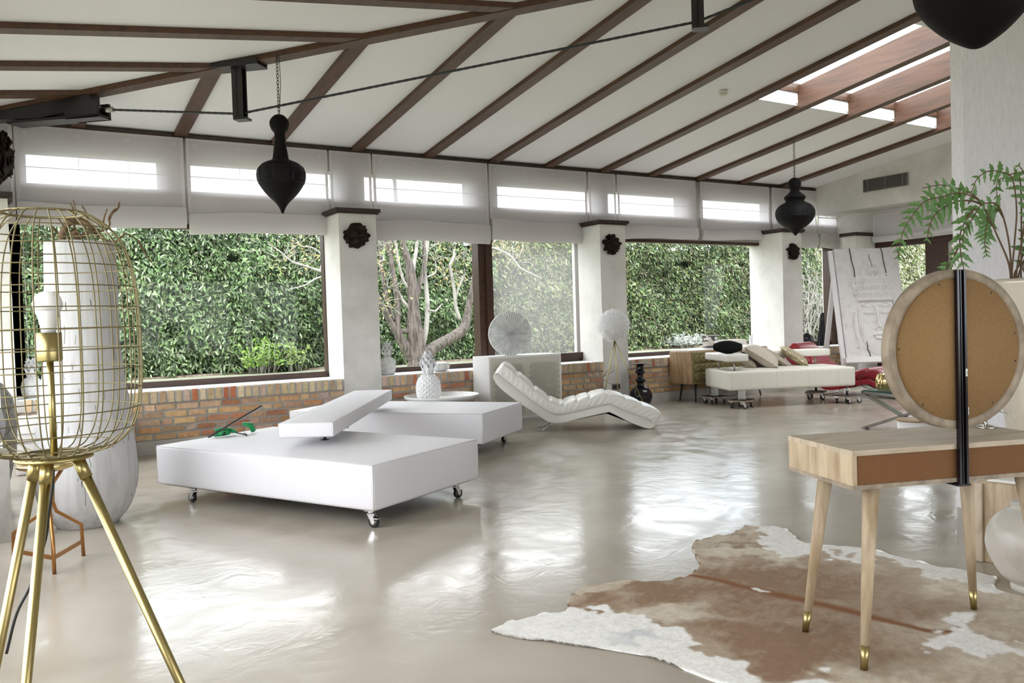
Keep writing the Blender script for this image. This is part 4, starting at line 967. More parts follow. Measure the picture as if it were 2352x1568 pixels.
for k in range(46):
    a = rc.uniform(-PI*.95, .15*PI); z = rc.uniform(.1, 1.5) if k > 8 else rc.uniform(.15, .7); L = rc.choice((.02, .04, .05, .12, .35 if k < 9 else .06)); pts = []
    for i in range(8):
        aa = a+(.010+.03*L)*math.sin(i*.55+k)+.003*math.sin(i*2.3+k); zz = z+L*i/7
        if zz > 1.9: break
        r = rz_(zz)+.0004; pts.append((vax(zz)+r*math.cos(aa), 6.4+r*math.sin(aa), zz))
    if len(pts) > 2: b.tube(pts, rc.uniform(.0009, .0022), 4)
b.build('dark_cracks', 'crack', t)
t = thing('driftwood_bunch', 'gnarled brown driftwood pieces with curling twigs in the tall vase', 'driftwood', (.50, 6.4, 1.9))
P = lambda px, py: at_y(px, py, 6.4+random.uniform(-.05, .05))
def pxtube(b, pts, r0_, r1_, n=8):
    q = [P(*p) for p in pts]; q = [Vector(x) for x in spline([tuple(v) for v in q], 4)]; b.tube(q, [r0_+(r1_-r0_)*i/(len(q)-1) for i in range(len(q))], n)
for k, (pts, ra, rb) in enumerate((([(146, 575), (142, 545), (155, 515), (178, 508), (205, 518), (225, 540)], .030, .012), ([(168, 530), (178, 545), (190, 562), (195, 570)], .028, .006), ([(150, 512), (175, 506), (210, 515)], .026, .014), ([(175, 580), (185, 545), (215, 530), (240, 545)], .022, .006))):
    b = MB(); pxtube(b, pts, ra, rb); b.build('driftwood_piece', 'drift', t)
b = MB()
for pts in ([(168, 540), (173, 500), (174, 485), (168, 460)], [(166, 500), (169, 485), (162, 466)], [(196, 520), (201, 503), (196, 485), (188, 472)], [(236, 528), (238, 505), (246, 480)],
            [(244, 530), (252, 515), (250, 500), (262, 482), (272, 477), (275, 463)], [(250, 506), (258, 490), (270, 480), (272, 466)], [(225, 545), (262, 555), (280, 543), (290, 537), (310, 547), (318, 553)],
            [(318, 553), (330, 575), (350, 605)], [(215, 535), (240, 528), (252, 520)], [(120, 520), (135, 540), (150, 560)], [(200, 550), (205, 530), (222, 520)]):
    pxtube(b, pts, .0075, .004, 6)
b.build('curling_twigs', 'drift', t)

# ------------------------------------------------------------------ birdcage floor lamp, close to the camera
LX, LY = .088, 2.108
t = thing('birdcage_lamp', 'gold wire birdcage floor lamp on a brass tripod at the left', 'floor lamp', (LX, LY, 0))
cz = lambda z: z
prof = [(.075, 1.052), (.12, 1.062), (.158, 1.095), (.178, 1.145), (.186, 1.21), (.187, 1.28), (.186, 1.35), (.182, 1.42), (.170, 1.485), (.145, 1.54), (.108, 1.575), (.078, 1.588)]
sp = [(float(a), float(z)) for a, z in spline(prof, 5)]
b = MB()
for k in range(28):
    a = 2*PI*k/28+.05; b.tube([(LX+r*math.cos(a), LY+r*math.sin(a), z) for r, z in sp], .0016, 6)
b.build('cage_ribs', 'goldp', t)
b = MB()
def rad_at(z):
    for (ra, za), (rb, zb) in zip(sp, sp[1:]):
        if za <= z <= zb: return ra+(rb-ra)*(z-za)/(zb-za)
    return sp[-1][0]
for z in [1.07, 1.105, 1.15, 1.195, 1.24, 1.285, 1.33, 1.375, 1.42, 1.465, 1.51, 1.55, 1.587]:
    r = rad_at(z); b.tube([(LX+r*math.cos(q*PI/24), LY+r*math.sin(q*PI/24), z) for q in range(49)], .0014 if z < 1.58 else .003, 6, cap=False)
for r, z in ((.075, 1.052), (.05, 1.050)): b.tube([(LX+r*math.cos(q*PI/24), LY+r*math.sin(q*PI/24), z) for q in range(49)], .003, 6, cap=False)
b.build('cage_rings', 'goldp', t)
MB().lathe([(.001, 1.04), (.078, 1.04), (.08, 1.043), (.078, 1.048), (.001, 1.048)], (LX, LY, 0), 32).build('base_plate', 'gold', t)
MB().tube([(LX, LY, 1.046), (LX-.0, LY, 1.262)], .0072, 12).build('inner_stem', 'gold', t)
MB().lathe([(.001, 1.258), (.024, 1.258), (.0255, 1.262), (.0255, 1.322), (.020, 1.322), (.001, 1.32)], (LX, LY, 0), 28).build('bulb_socket', 'gold', t)
MB().lathe([(.014, 1.318), (.0155, 1.33), (.019, 1.35), (.026, 1.372)], (LX, LY, 0), 24).build('bulb_neck', 'bulbn', t)
MB().lathe([(.027, 1.372), (.0305, 1.38), (.0305, 1.388), (.026, 1.402), (.015, 1.412), (.001, 1.415)], (LX, LY, 0), 28).build('bulb_globe', 'bulb', t)
feet = ((.488, 1.845, .006), (-.066, 1.87, .006), (-.155, 2.36, .006)); tops = ((.045, -.03), (-.016, -.045), (-.035, .02))
for (fx, fy, fz), (ux, uy) in zip(feet, tops):
    a = Vector((LX+ux, LY+uy, 1.038)); d = (Vector((fx, fy, fz))-a).normalized()
    MB().tube([a, a+d*.045], .0135, 12).tube([a+d*.04, Vector((fx, fy, fz))], [.0108, .0098], 12).build('tripod_leg', 'gold', t)
MB().tube([Vector(q) for q in spline([tuple(at_w(*q)) for q in ((122, 1078, 1.87), (121, 1120, 1.92), (112, 1180, 1.97), (104, 1240, 2.0), (72, 1340, 2.02), (38, 1410, 2.03), (15, 1500, 2.05))], 5)], .0035, 6).build('power_cord', 'rubber', t)

# copper stand with a shallow metal tray
t = thing('side_table', 'small copper wire side table with a polished round tray behind the lamp legs', 'side table', (.19, 5.40, 0))
MB().lathe([(.001, .545), (.10, .545), (.155, .565), (.165, .585), (.160, .588), (.148, .572), (.1, .555), (.001, .555)], (.19, 5.40, 0), 40).build('tray', 'brass', t)
ft = ((.003, 5.50), (.191, 5.178), (.357, 5.49))
for x, y in ft:
    d = Vector((x-.19, y-5.40, 0)); c = Vector((.19, 5.40, 0)); q = [c+d*1.0+V(0, 0, 0), c+d*.97+V(0, 0, .19), c+d*.20+V(0, 0, .30), c+d*.10+V(0, 0, .36), c+d*.12+V(0, 0, .46), c+d*.5+V(0, 0, .55)]
    MB().tube(q, .0105, 8).build('leg', 'copper', t)
for i in (0, 1):
    a = Vector((*ft[i], .09)); c = Vector((*ft[(i+1) % 3], .09)); d = (c-a).normalized(); MB().box((0, -.004, -.012), ((c-a).length, .004, .012), frame(a, d)).build('cross_bar', 'copper', t)
t = thing('floor_drawers', 'low white drawer unit under the brick ledge behind the copper side table', 'drawer unit', (.55, 9.2, 0))
MB().rbox((.06, 8.98, 0), (1.0, 9.46, .52), .02).build('body', 'lacq', t)
for z in (.385, .30, .10): MB().box((.075, 8.974, z), (.985, 8.982, z+.005)).build('drawer_gap', 'seam', t)
t = thing('stone_jar', 'rough grey stone jar at the left picture edge in front of the corner pillar', 'jar', (-.18, 8.0, 0))
MB().lathe([(.12, 0), (.2, .1), (.26, .35), (.275, .6), (.25, .8), (.18, .92), (.12, .96)], (-.195, 8.0, 0), 32).build('body', 'grit', t)
t = thing('stone_plinth', 'grey stone plinth cut by the left picture edge', 'plinth', (-.2, 6.3, 0))
MB().box((-.5, 6.15, 0), (.005, 6.5, .56)).build('block', 'slab', t)
t = thing('scaly_ornament', 'silver scaly round ornament on the grey plinth at the left edge', 'ornament', (-.16, 6.3, .56))
MB().lathe([(.08, 0), (.14, .08), (.162, .18), (.14, .28), (.06, .34)], (-.165, 6.3, .56), 32).build('body', 'sequin', t)

# ------------------------------------------------------------------ dressing table seen from behind
D0 = Vector((2.582, 1.886, 0)); de = Vector((.943, -.333, 0)).normalized(); dn = Vector((.333, .943, 0)).normalized(); DM = frame(D0, de, dn); DL, DD, DZ0, DZ1 = .895, .43, .668, .81
t = thing('dressing_table', 'pale mango wood dressing table on splayed brass tipped legs, seen from behind', 'dressing table', tuple(D0+de*.45+dn*.2), math.atan2(de.y, de.x))
MB().box((-.0, -.0, DZ1-.019), (DL, DD, DZ1), DM).build('table_top', 'mango', t)
MB().box((0, 0, DZ0), (DL, DD, DZ0+.016), DM).build('bottom_board', 'mangog', t)
for u in (0, DL-.018): MB().box((u, .002, DZ0+.016), (u+.018, DD-.002, DZ1-.019), DM).build('side_panel', 'mangov', t)
MB().box((.016, .006, DZ0+.014), (DL-.016, .014, DZ1-.017), DM).build('back_panel', 'hdf2', t)
MB().box((.018, DD-.03, DZ0+.016), (DL-.018, DD-.01, DZ1-.019), DM).build('drawer_front', 'mangov', t)
for (u, v, fu, fv) in ((.115, .06, .036, .010), (.125, .36, .035, .392), (.78, .36, .858, .415), (.775, .06, .856, .010)):
    a = DM @ Vector((u, v, DZ0)); f_ = DM @ Vector((fu, fv, .006)); k = a.lerp(f_, .865)
    lg = MB().tube([a, k], [.030, .0158], 18).build('leg', 'mangog' if 0 else 'mangov', t)
    MB().tube([k, f_], [.0162, .0125], 18).build('brass_tip', 'brass' if 0 else 'gold', lg)
    MB().box((u-.05, v-.04, DZ0-.006), (u+.05, v+.04, DZ0), DM).build('leg_plate', 'mangog', t)
MB().box((.433, -.016, DZ0-.01), (.442, .0, 1.452), DM).box((.462, -.016, DZ0-.01), (.471, .0, 1.452), DM).box((.442, -.007, DZ0-.01), (.462, .0, 1.452), DM).box((.450, -.012, DZ0-.01), (.454, -.007, 1.452), DM).box((.425, -.016, DZ0-.014), (.478, .09, DZ0-.0065), DM).build('support_rail', 'black', t)
MC = Vector((.450, 0, 1.160)); RM = .295
mmr = DM @ Matrix.Translation((MC.x, .0, MC.z)) @ Matrix.Rotation(-PI/2, 4, 'X')
mir = MB().lathe([(.263, .004), (.265, .0), (RM, .0), (RM+.001, .003), (RM+.001, .042), (RM-.006, .046), (.266, .046), (.263, .004)], n=96, mtx=mmr, caps=False).build('mirror_frame', 'mangog', t)
MB().lathe([(.001, .003), (.2645, .003), (.2645, .012), (.001, .012)], n=72, mtx=mmr).build('backing_board', 'hdf', mir)
MB().lathe([(.001, .04), (.265, .04), (.265, .043), (.001, .043)], n=72, mtx=mmr).build('mirror_glass', 'chrome', mir)
for a in (108, 55, 178, 12, 232, 305, -12):
    a_ = math.radians(a); p = mmr @ Vector((.252*math.cos(a_), -.252*math.sin(a_), .0028)); b = MB(); b.lathe([(.001, -.0012), (.0032, -.001), (.0032, .001)], n=10, mtx=Matrix.Translation(p) @ mmr.to_3x3().to_4x4()); b.build('screw', 'rubber', mir)
def txt(body, size, mm, mt, parent, name):
    cu = bpy.data.curves.new(name, 'FONT'); cu.body = body; cu.size = size; cu.align_x = 'CENTER'; cu.align_y = 'CENTER'; cu.extrude = .0002
    o = bpy.data.objects.new(name, cu); COL.objects.link(o); bpy.context.view_layer.update()
    me = bpy.data.meshes.new_from_object(o); bpy.data.objects.remove(o); me.transform(WM[parent.name].inverted() @ mm); me.materials.clear(); me.materials.append(M[mt])
    o2 = bpy.data.objects.new(name, me); COL.objects.link(o2); o2.parent = parent; WM[o2.name] = WM[parent.name].copy(); return o2
lb = MB().box((.476, .0008, .915), (.489, .0022, .943), DM).build('paper_label', 'paper', mir)
txt('381', .010, DM @ Matrix.Translation((.4825, .0005, .929)) @ Matrix.Rotation(PI/2, 4, 'X') @ Matrix.Rotation(-PI/2, 4, 'Z'), 'ink', mir, 'label_print')
MB().box((.4625, -.0172, 1.06), (.4705, -.0161, 1.088), DM).build('paper_label', 'paper', t)
txt('1132', .006, DM @ Matrix.Translation((.4665, -.0176, 1.074)) @ Matrix.Rotation(PI/2, 4, 'X') @ Matrix.Rotation(-PI/2, 4, 'Z'), 'ink', t, 'label_print')

# silver coral holder on the table top
t = thing('silver_coral', 'cast silver coral branch ornament on the dressing table at the right edge', 'ornament', tuple(DM @ Vector((.80, .33, DZ1))))
b = MB(); rn = random.Random(21); c0 = DM @ Vector((.83, .30, DZ1))
for d in ((0, 0, 1), (.5, .1, .8), (-.5, 0, .8)): branchy(b, c0+Vector((0, 0, .0)), d, .13, .011, 3, rn, .5, (2, 3), .75, .1)
c1 = DM @ Vector((.71, .32, DZ1+.012))
for k in range(6): branchy(b, c1+Vector((rn.uniform(-.03, .03), 0, 0)), (rn.uniform(-1, 1), rn.uniform(-.5, .5), rn.uniform(.1, .7)), .06, .004, 1, rn, .5, (1, 2))
b.lathe([(.04, 0), (.035, .008), (.012, .015)], c0, 16); b.build('coral', 'silver', t)

# wooden chest, pot and planter with fern
W0 = Vector((4.246, 2.372, 0)); wx = Vector((.19, -.98, 0)).normalized(); wy = Vector((.98, .19, 0)).normalized(); WMx = frame(W0, wx, wy)
t = thing('wooden_chest', 'light wooden box chest with a white top under the fern planter', 'chest', tuple(W0+wy*.5+wx*.3))
MB().rbox((0, .0, .0), (.75, .98, .415), .006, 2, WMx).build('body', 'mangov', t)
MB().box((.04, .03, .415), (.72, .95, .428), WMx).build('top', 'lacq', t)
MB().rbox((-.012, -.022, .004), (.03, .0, .41), .004, 2, WMx).build('corner_batten', 'mango', t)
t = thing('stone_pot', 'round cream glazed stone pot on a foot ring beside the cowhide', 'pot', (3.98, 1.985, 0))
MB().lathe([(float(a), float(z)) for a, z in spline([(.085, 0), (.088, .018), (.083, .03), (.13, .07), (.178, .16), (.188, .23), (.165, .31), (.11, .365), (.08, .38), (.085, .40)], 5)], (4.0, 1.985, 0), 48).build('body', 'concrete_pot', t)
PC = Vector((5.12, 2.33, 0)); PX = at_w(2396, 640, 4.45)
t = thing('planter', 'tall pearl coloured round planter on the wooden chest, holding a fern', 'planter', (PX.x, PX.y, .43))
zr = PX.z+.0
pz = [(.150, .4285), (.160, .45), (.215, .9), (.262, 1.3), (.276, zr-.02), (.278, zr), (.27, zr+.004), (.264, zr-.02), (.255, zr-.06), (.001, zr-.06)]
MB().lathe(pz, (PX.x, PX.y, 0), 56).build('pot', 'planter', t)
MB().lathe([(.001, zr-.055), (.25, zr-.05), (.254, zr-.06)], (PX.x, PX.y, 0), 30).build('soil', 'soil', t)
t = thing('fern', 'green leather fern with arching fronds growing from the pearl planter', 'fern', (PX.x-.05, PX.y, zr-.05))
rn = random.Random(9)
def frond(pts, w0, w1, leafy, size, droop=1., both=True, nl=None):
    size *= .89; pts = ([(pts[0][0]+4, 676)]+list(pts)) if pts[0][1] >= 605 else pts; q = spline([(*p, .89*(w0+(w1-w0)*i/(len(pts)-1))) for i, p in enumerate(pts)], 8); Q = [at_w(a, b_, w) for a, b_, w in q]
    n = len(Q); sb = MB(); sb.tube(Q, [.0046*(1-.7*i/n)+.0008 for i in range(n)], 6); sb.build('stem', 'stem', t)
    if not leafy: return
    lb = MB(); i0 = int(n*leafy); tot = sum((Q[i+1]-Q[i]).length for i in range(i0, n-1)); nlf = nl or max(6, int(tot/.043)); acc = 0; tgt = 0; step = tot/nlf
    for i in range(i0, n-1):
        seg = Q[i+1]-Q[i]; d = seg.normalized()
        while tgt <= acc+seg.length:
            p = Q[i]+d*(tgt-acc); u = tgt/tot; L = size*(.55+.6*math.sin(PI*min(1, .15+u*.85)))*(1-.35*u)
            L *= rn.uniform(.55, 1.0)
            for s_ in ((-1, 1) if both else (1,)):
                side = (fwd.cross(d)).normalized()*s_; dirn = (side*.85+d*.42+Vector((0, 0, -.18*droop))+fwd*rn.uniform(-.35, .35)).normalized()
                nrm = dirn.cross(d).normalized(); wv = nrm.cross(dirn).normalized(); K = 7; P_ = []
                for k in range(K+1):
                    v = k/K; ww = L*.25*math.sin(PI*min(1, v*.80+.20))**.8*(1 if k % 2 else .62)*(1-v**2)
                    c = p+dirn*L*v+Vector((0, 0, -L*.22*v*v))
                    P_.append([c-wv*ww+nrm*ww*.2, c, c+wv*ww+nrm*ww*.2])
                lb.grid(P_, False)
            tgt += step
        acc += seg.length
    lb.build('frond', 'fern', t)
R0 = [(2322, 632), (2316, 600)]
frond(R0+[(2290, 540), (2262, 480), (2240, 455), (2205, 443), (2170, 450), (2125, 462), (2100, 490), (2075, 530), (2062, 590)], 5.0, 4.7, .52, .12)
frond([(2318, 610), (2290, 540), (2256, 470), (2235, 448), (2200, 432), (2160, 425), (2118, 432)], 5.0, 4.9, .55, .10, .3)
frond([(2256, 470), (2235, 462), (2205, 461), (2180, 470), (2150, 490), (2135, 520), (2130, 548)], 4.9, 4.75, .30, .11)
frond([(2324, 632), (2318, 560), (2305, 500), (2290, 470), (2268, 466), (2250, 475), (2235, 500), (2215, 530), (2210, 560)], 5.0, 4.8, .45, .12)
frond([(2324, 632), (2330, 560), (2335, 480), (2325, 410), (2300, 395), (2270, 393), (2245, 410), (2232, 440)], 5.1, 5.0, .42, .10, .6)
frond([(2345, 632), (2346, 560), (2345, 440), (2338, 400), (2310, 405), (2290, 420), (2290, 450)], 5.1, 5.2, .42, .10)
frond([(2305, 500), (2290, 480), (2270, 495), (2264, 530), (2262, 560), (2266, 585)], 4.95, 4.9, .18, .10, .5, nl=12)
frond([(2240, 478), (2222, 500), (2205, 540), (2208, 590), (2215, 620), (2228, 640)], 4.85, 4.8, .12, .11)
frond([(2335, 625), (2352, 520), (2358, 430), (2350, 395), (2340, 380)], 5.1, 5.1, .45, .10, 0)
frond([(2330, 630), (2345, 600), (2365, 520), (2390, 440), (2420, 420), (2450, 440)], 5.1, 5.2, .4, .12)
frond([(2340, 630), (2372, 560), (2410, 500), (2460, 480)], 5.2, 5.0, .35, .12)
frond([(2200, 570), (2185, 600), (2165, 625), (2140, 640)], 4.9, 4.8, .15, .09, .6)
b = MB()
for k in range(26):
    x = PX.x-.14+rn.uniform(-.06, .22); b.tube([(x, PX.y+rn.uniform(-.12, .08), zr-.055), (x+rn.uniform(-.04, .04), PX.y+rn.uniform(-.12, .08), zr+rn.uniform(.02, .14))], .0025, 4)
b.build('dead_stems', 'stem', t)

# ------------------------------------------------------------------ cowhide rug
OUT = [(1122,1450),(1160,1432),(1250,1410),(1300,1402),(1305,1375),(1340,1350),(1400,1338),(1480,1336),(1565,1328),(1605,1302),(1598,1275),(1590,1250),(1620,1236),(1680,1226),(1715,1208),(1745,1212),(1780,1208),(1815,1222),(1835,1240),(1880,1254),(1960,1256),(2060,1276),(2140,1298),(2200,1306),(2285,1325),(2282,1345),(2300,1356),(2350,1368),(2450,1390),(2620,1440),(2700,1540),(2560,1640),(2300,1700),(2050,1680),(1900,1610),(1740,1582),(1650,1566),(1580,1540),(1500,1512),(1460,1502),(1400,1492),(1330,1484),(1250,1472),(1190,1466)]
outw = [at_z(x, y, .005) for x, y in OUT]; ow = np.array([(float(a[0]), float(a[1])) for a in spline([(p.x, p.y) for p in outw]+[(outw[0].x, outw[0].y)], 5)])
def inside(px, py, poly):
    n = len(poly); r = np.zeros(px.shape, bool); j = n-1
    for i in range(n):
        xi, yi = poly[i]; xj, yj = poly[j]; c_ = ((yi > py) != (yj > py)) & (px < (xj-xi)*(py-yi)/((yj-yi) or 1e-9)+xi); r ^= c_; j = i
    return r
def vnoise(x, y, s_, seed):
    r_ = np.random.default_rng(seed); g_ = r_.random((64, 64)); u = x*s_; v = y*s_; iu = np.floor(u).astype(int); iv = np.floor(v).astype(int); fu = u-iu; fv = v-iv; fu = fu*fu*(3-2*fu); fv = fv*fv*(3-2*fv)
    G = lambda a, b_: g_[a % 64, b_ % 64]
    return (G(iu, iv)*(1-fu)+G(iu+1, iv)*fu)*(1-fv)+(G(iu, iv+1)*(1-fu)+G(iu+1, iv+1)*fu)*fv
step = .0075; xs = np.arange(ow[:, 0].min()-step, ow[:, 0].max()+step, step); ys = np.arange(ow[:, 1].min()-step, ow[:, 1].max()+step, step)
GX, GY = np.meshgrid(xs, ys, indexing='ij'); IN = inside(GX, GY, ow)
# clamp the boundary vertices on to the outline by using nearest outline point for cells partly inside
cell = IN[:-1, :-1] | IN[1:, :-1] | IN[:-1, 1:] | IN[1:, 1:]
need = np.zeros_like(IN); need[:-1, :-1] |= cell; need[1:, :-1] |= cell; need[:-1, 1:] |= cell; need[1:, 1:] |= cell
bx = need & ~IN; PXs = GX.copy(); PYs = GY.copy()
for i, j in zip(*np.nonzero(bx)):
    p = np.array((GX[i, j], GY[i, j])); a = ow[:-1]; d = ow[1:]-a; tt = np.clip(((p-a)*d).sum(1)/np.maximum((d*d).sum(1), 1e-9), 0, 1); q = a+d*tt[:, None]; k = np.argmin(((q-p)**2).sum(1)); PXs[i, j], PYs[i, j] = q[k]
# colour pattern, laid out on the floor from marked outlines
def toimg(x, y):
    dx = x; dy = y; dz = -CAM_H+.005; w_ = dx*fwd.x+dy*fwd.y+dz*fwd.z
    return 1176+F_PX*(dx*right.x+dy*right.y+dz*right.z)/w_, 784-F_PX*(dx*up.x+dy*up.y+dz*up.z)/w_
IX, IY = toimg(PXs, PYs)
n1 = vnoise(PXs, PYs, 9, 1)*.55+vnoise(PXs, PYs, 22, 2)*.3+vnoise(PXs, PYs, 50, 3)*.15
jx = IX+(n1-.5)*70; jy = IY+(vnoise(PXs, PYs, 11, 5)-.5)*34+(vnoise(PXs, PYs, 32, 6)-.5)*16
white = inside(jx, jy, [(1050,1500),(1120,1430),(1300,1395),(1430,1402),(1500,1425),(1560,1452),(1610,1500),(1700,1530),(1760,1560),(1700,1640),(1300,1640)])
white |= inside(jx, jy, [(1745,1190),(1850,1180),(2330,1300),(2330,1362),(2230,1352),(2170,1330),(2110,1312),(2040,1298),(1950,1284),(1850,1280),(1790,1265),(1740,1245)])
white |= inside(jx, jy, [(2175,1408),(2228,1410),(2225,1440),(2260,1462),(2330,1480),(2450,1520),(2440,1545),(2300,1505),(2200,1500),(2160,1505),(2105,1475),(2130,1455),(2195,1452)])
white |= inside(jx, jy, [(1840,1555),(1900,1550),(1960,1600),(1860,1640),(1780,1570)])
def blur(a, k):
    a = a.astype(float)
    for _ in range(k):
        p_ = np.pad(a, 1, 'edge'); a = (p_[:-2, 1:-1]+p_[2:, 1:-1]+p_[1:-1, :-2]+p_[1:-1, 2:]+p_[1:-1, 1:-1]*2)/6
    return a
white |= inside(IX, IY, [(1720,1348),(1745,1353),(1770,1361),(1745,1361)])
def soft(x): return np.clip(x, 0, 1)
brown = soft(1.5-np.hypot((jx-1780)/330, (jy-1345)/62)*1.3)+soft(1.3-np.hypot((jx-1760)/310, (jy-1440)/55)*1.15)+soft(1.3-np.hypot((jx-1370)/85, (jy-1385)/24)*1.1)+soft(1.3-np.hypot((jx-1500)/75, (jy-1362)/26))+soft(1.2-np.hypot((jx-1900)/300, (jy-1500)/50))+soft(1.2-np.hypot((jx-1790)/110, (jy-1528)/30))+soft(1-np.hypot((jx-2090)/200, (jy-1400)/45))*.8+soft(1-np.hypot((jx-1700)/90, (jy-1245)/12))*.8
n5 = vnoise(PXs*.8+PYs*.3, PYs*2.4-PXs, 16, 12)*.6+vnoise(PXs+PYs*.3, PYs*2-PXs, 40, 13)*.4
brown = np.clip(brown*(.10+n1*1.1+n5*.8), 0, 1); pale = soft(1.2-np.hypot((jx-1560)/130, (jy-1410)/22))+soft(1.2-np.hypot((jx-1750)/170, (jy-1272)/17))
brown = np.clip(brown*(1-.75*np.clip(pale, 0, 1)), 0, 1)
cT, cP, cB, cW = np.array((.47, .375, .28)), np.array((.68, .61, .50)), np.array((.27, .165, .095)), np.array((.90, .89, .87))
C = cT+(cP-cT)*np.clip((n1*1.6+n5*.9-.75)*(1-brown)+.9*np.clip(pale, 0, 1), 0, 1)[..., None]; C = C+(cB-C)*(brown*.95)[..., None]
spx = np.array([(1565,1320),(1640,1332),(1730,1354),(1850,1382),(1950,1405),(2060,1432),(2130,1450),(2205,1456)], float)
spy = np.interp(IX, spx[:, 0], spx[:, 1]); dd_ = np.abs(IY-spy-(n1-.5)*5)/(3.5+4*np.sin(np.clip((IX-1565)/640, 0, 1)*PI)); spn = np.clip(1.35-dd_, 0, 1)*((IX > 1560) & (IX < 2210))
C = C+(np.array((.22, .08, .018))-C)*(spn*1.0)[..., None]
wm = blur(white, 3)+(n5-.5)*.9*(4*blur(white, 12)*(1-blur(white, 12))); wm = np.clip(wm*1.6-.3, 0, 1); C = C*(1-wm)[..., None]+(cW-(n1[..., None]-.5)*.10)*wm[..., None]
bl = soft(1.2-np.hypot((jx-1470)/75, (jy-1468)/11)); C = C+(np.array((.50, .54, .56))-C)*(bl*.7*white)[..., None]
C = C*(1+(vnoise(PXs, PYs, 75, 8)-.5)[..., None]*.16)
id_ = -np.ones(IN.shape, int); id_[need] = np.arange(need.sum())
edge = np.minimum(1, np.array([[0]]))
Z = .005+.004*vnoise(PXs, PYs, 5, 9)+.003*vnoise(PXs, PYs, 25, 4); lift = np.zeros_like(Z); lift[bx] = .012*np.maximum(0, np.sin(PXs[bx]*38+PYs[bx]*23)); Z = np.where(bx, .003+lift, Z)
vs = np.c_[PXs[need], PYs[need], Z[need]]; I, J = np.nonzero(cell); fs = np.c_[id_[I, J], id_[I+1, J], id_[I+1, J+1], id_[I, J+1]]
me = bpy.data.meshes.new('cowhide_rug'); nv = len(vs); me.from_pydata(np.r_[vs, vs-np.array((0, 0, .0028))].tolist(), [], fs.tolist()+(fs[:, ::-1]+nv).tolist())
ca = me.color_attributes.new('Col', 'FLOAT_COLOR', 'POINT'); cc = np.c_[C[need], np.ones(nv)]; ca.data.foreach_set('color', np.r_[cc, cc].astype(np.float32).ravel()); me.polygons.foreach_set('use_smooth', [True]*len(me.polygons))
M['hide'] = mat('cowhide', (.5, .4, .3), .75, attr='Col', noise=(150, (1, 1, 1), (.90, .87, .84), .42, .62), bump=(160, .25, (1, 1, 1))); me.materials.append(M['hide']); me.update()
rug = bpy.data.objects.new('cowhide_rug', me); COL.objects.link(rug); tag(rug, 'brown and white cowhide rug with a dark back stripe under the dressing table', 'rug')

# ------------------------------------------------------------------ easel with carved panel
T0 = Vector((11.85, 8.955, 2.322)); nd = Vector((-.42, -.907, 0)).normalized(); wd = Vector((.907, -.42, 0)).normalized(); EH = 1.80; EW = 1.11; leanv = nd*.36+Vector((0, 0, -EH)); EL = leanv.length
yv = leanv.normalized(); zf = wd.cross(yv).normalized()
if zf.dot(nd) < 0: zf = -zf
EM = frame(T0, wd, yv, zf)
t = thing('carved_panel', 'large cracked white wooden panel carved with a serene face, on the easel', 'panel', tuple(T0+wd*EW/2+leanv))
N1, N2 = 150, 110
def relief(u, v):
    """u across 0..1, v down 0..1; a generic sleeping face in low relief"""
    h = 0.; cx = .54; fx = (u-cx)/.30; fy = (v-.64)/.34; rr_ = math.hypot(fx, fy); h += .012/(1+math.exp((rr_-1)*14))
    ln = abs(u-cx); h += .012*math.exp(-(ln/.03)**2)*(1 if .50 < v < .74 else 0)*min(1, (v-.48)*8)
    for s_ in (-1, 1):
        ex = u-cx-s_*.13; h += .006*math.exp(-((v-.60-.9*ex*ex)/.010)**2)*(1 if abs(ex) < .085 else 0)
        h += .005*math.exp(-((v-.53+1.6*ex*ex-.01)/.012)**2)*(1 if abs(ex) < .10 else 0)
        h += .006*math.exp(-(((u-cx-s_*.045)/.03)**2+((v-.745)/.014)**2)); h += .007*math.exp(-(((abs(u-cx-s_*.345))/.028)**2))*(1 if .58 < v < .92 else 0)
    h += .008*math.exp(-((v-.80-.6*(u-cx)**2)/.010)**2)*(1 if ln < .10 else 0)+.008*math.exp(-((v-.835+.6*(u-cx)**2)/.013)**2)*(1 if ln < .085 else 0)
    crown = ((u-cx)/.33)**2+((v-.38)/.20)**2
    if crown < 1 and v < .50: h += .010*abs(math.sin(u*62))*abs(math.sin(v*48))+.006
    if ((u-cx)/.10)**2+((v-.20)/.07)**2 < 1: h += .008*abs(math.sin(u*62))*abs(math.sin(v*48))+.004
    return h
b = MB(); b.grid([[EM @ Vector((EW*j/N2, EL*i/N1, .03+2.6*relief(j/N2, i/N1))) for j in range(N2+1)] for i in range(N1+1)]); b.box((0, 0, -.03), (EW, EL, .029), EM); b.build('carved_face', 'panel', t)
b = MB()
for pts in ([(.24, .0), (.25, .12), (.275, .24), (.262, .40), (.29, .50), (.30, .58), (.325, .70), (.34, .80), (.33, .90), (.36, .995)], [(.53, .06), (.56, .16), (.565, .27)], [(.74, .0), (.76, .10), (.775, .27), (.80, .36), (.81, .52), (.84, .62), (.87, .73)], [(.60, .79), (.61, .84), (.625, .90), (.63, .96)], [(.59, .40), (.60, .52)]):
    q = spline([(u+random.uniform(-.006, .006), v) for (u, v) in [tuple(x) for x in spline(pts, 3)]], 2); b.tube([EM @ Vector((EW*float(u), EL*float(v), .046)) for u, v in q], [.007 if len(pts) > 5 else .004]*len(q), 5)
b.build('dark_cracks', 'crack', t)
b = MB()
def gl(pts, r=.0035): q = spline(pts, 5); b.tube([EM @ Vector((EW*float(u), EL*float(v), .031+2.6*relief(float(u), float(v)))) for u, v in q], r, 4)
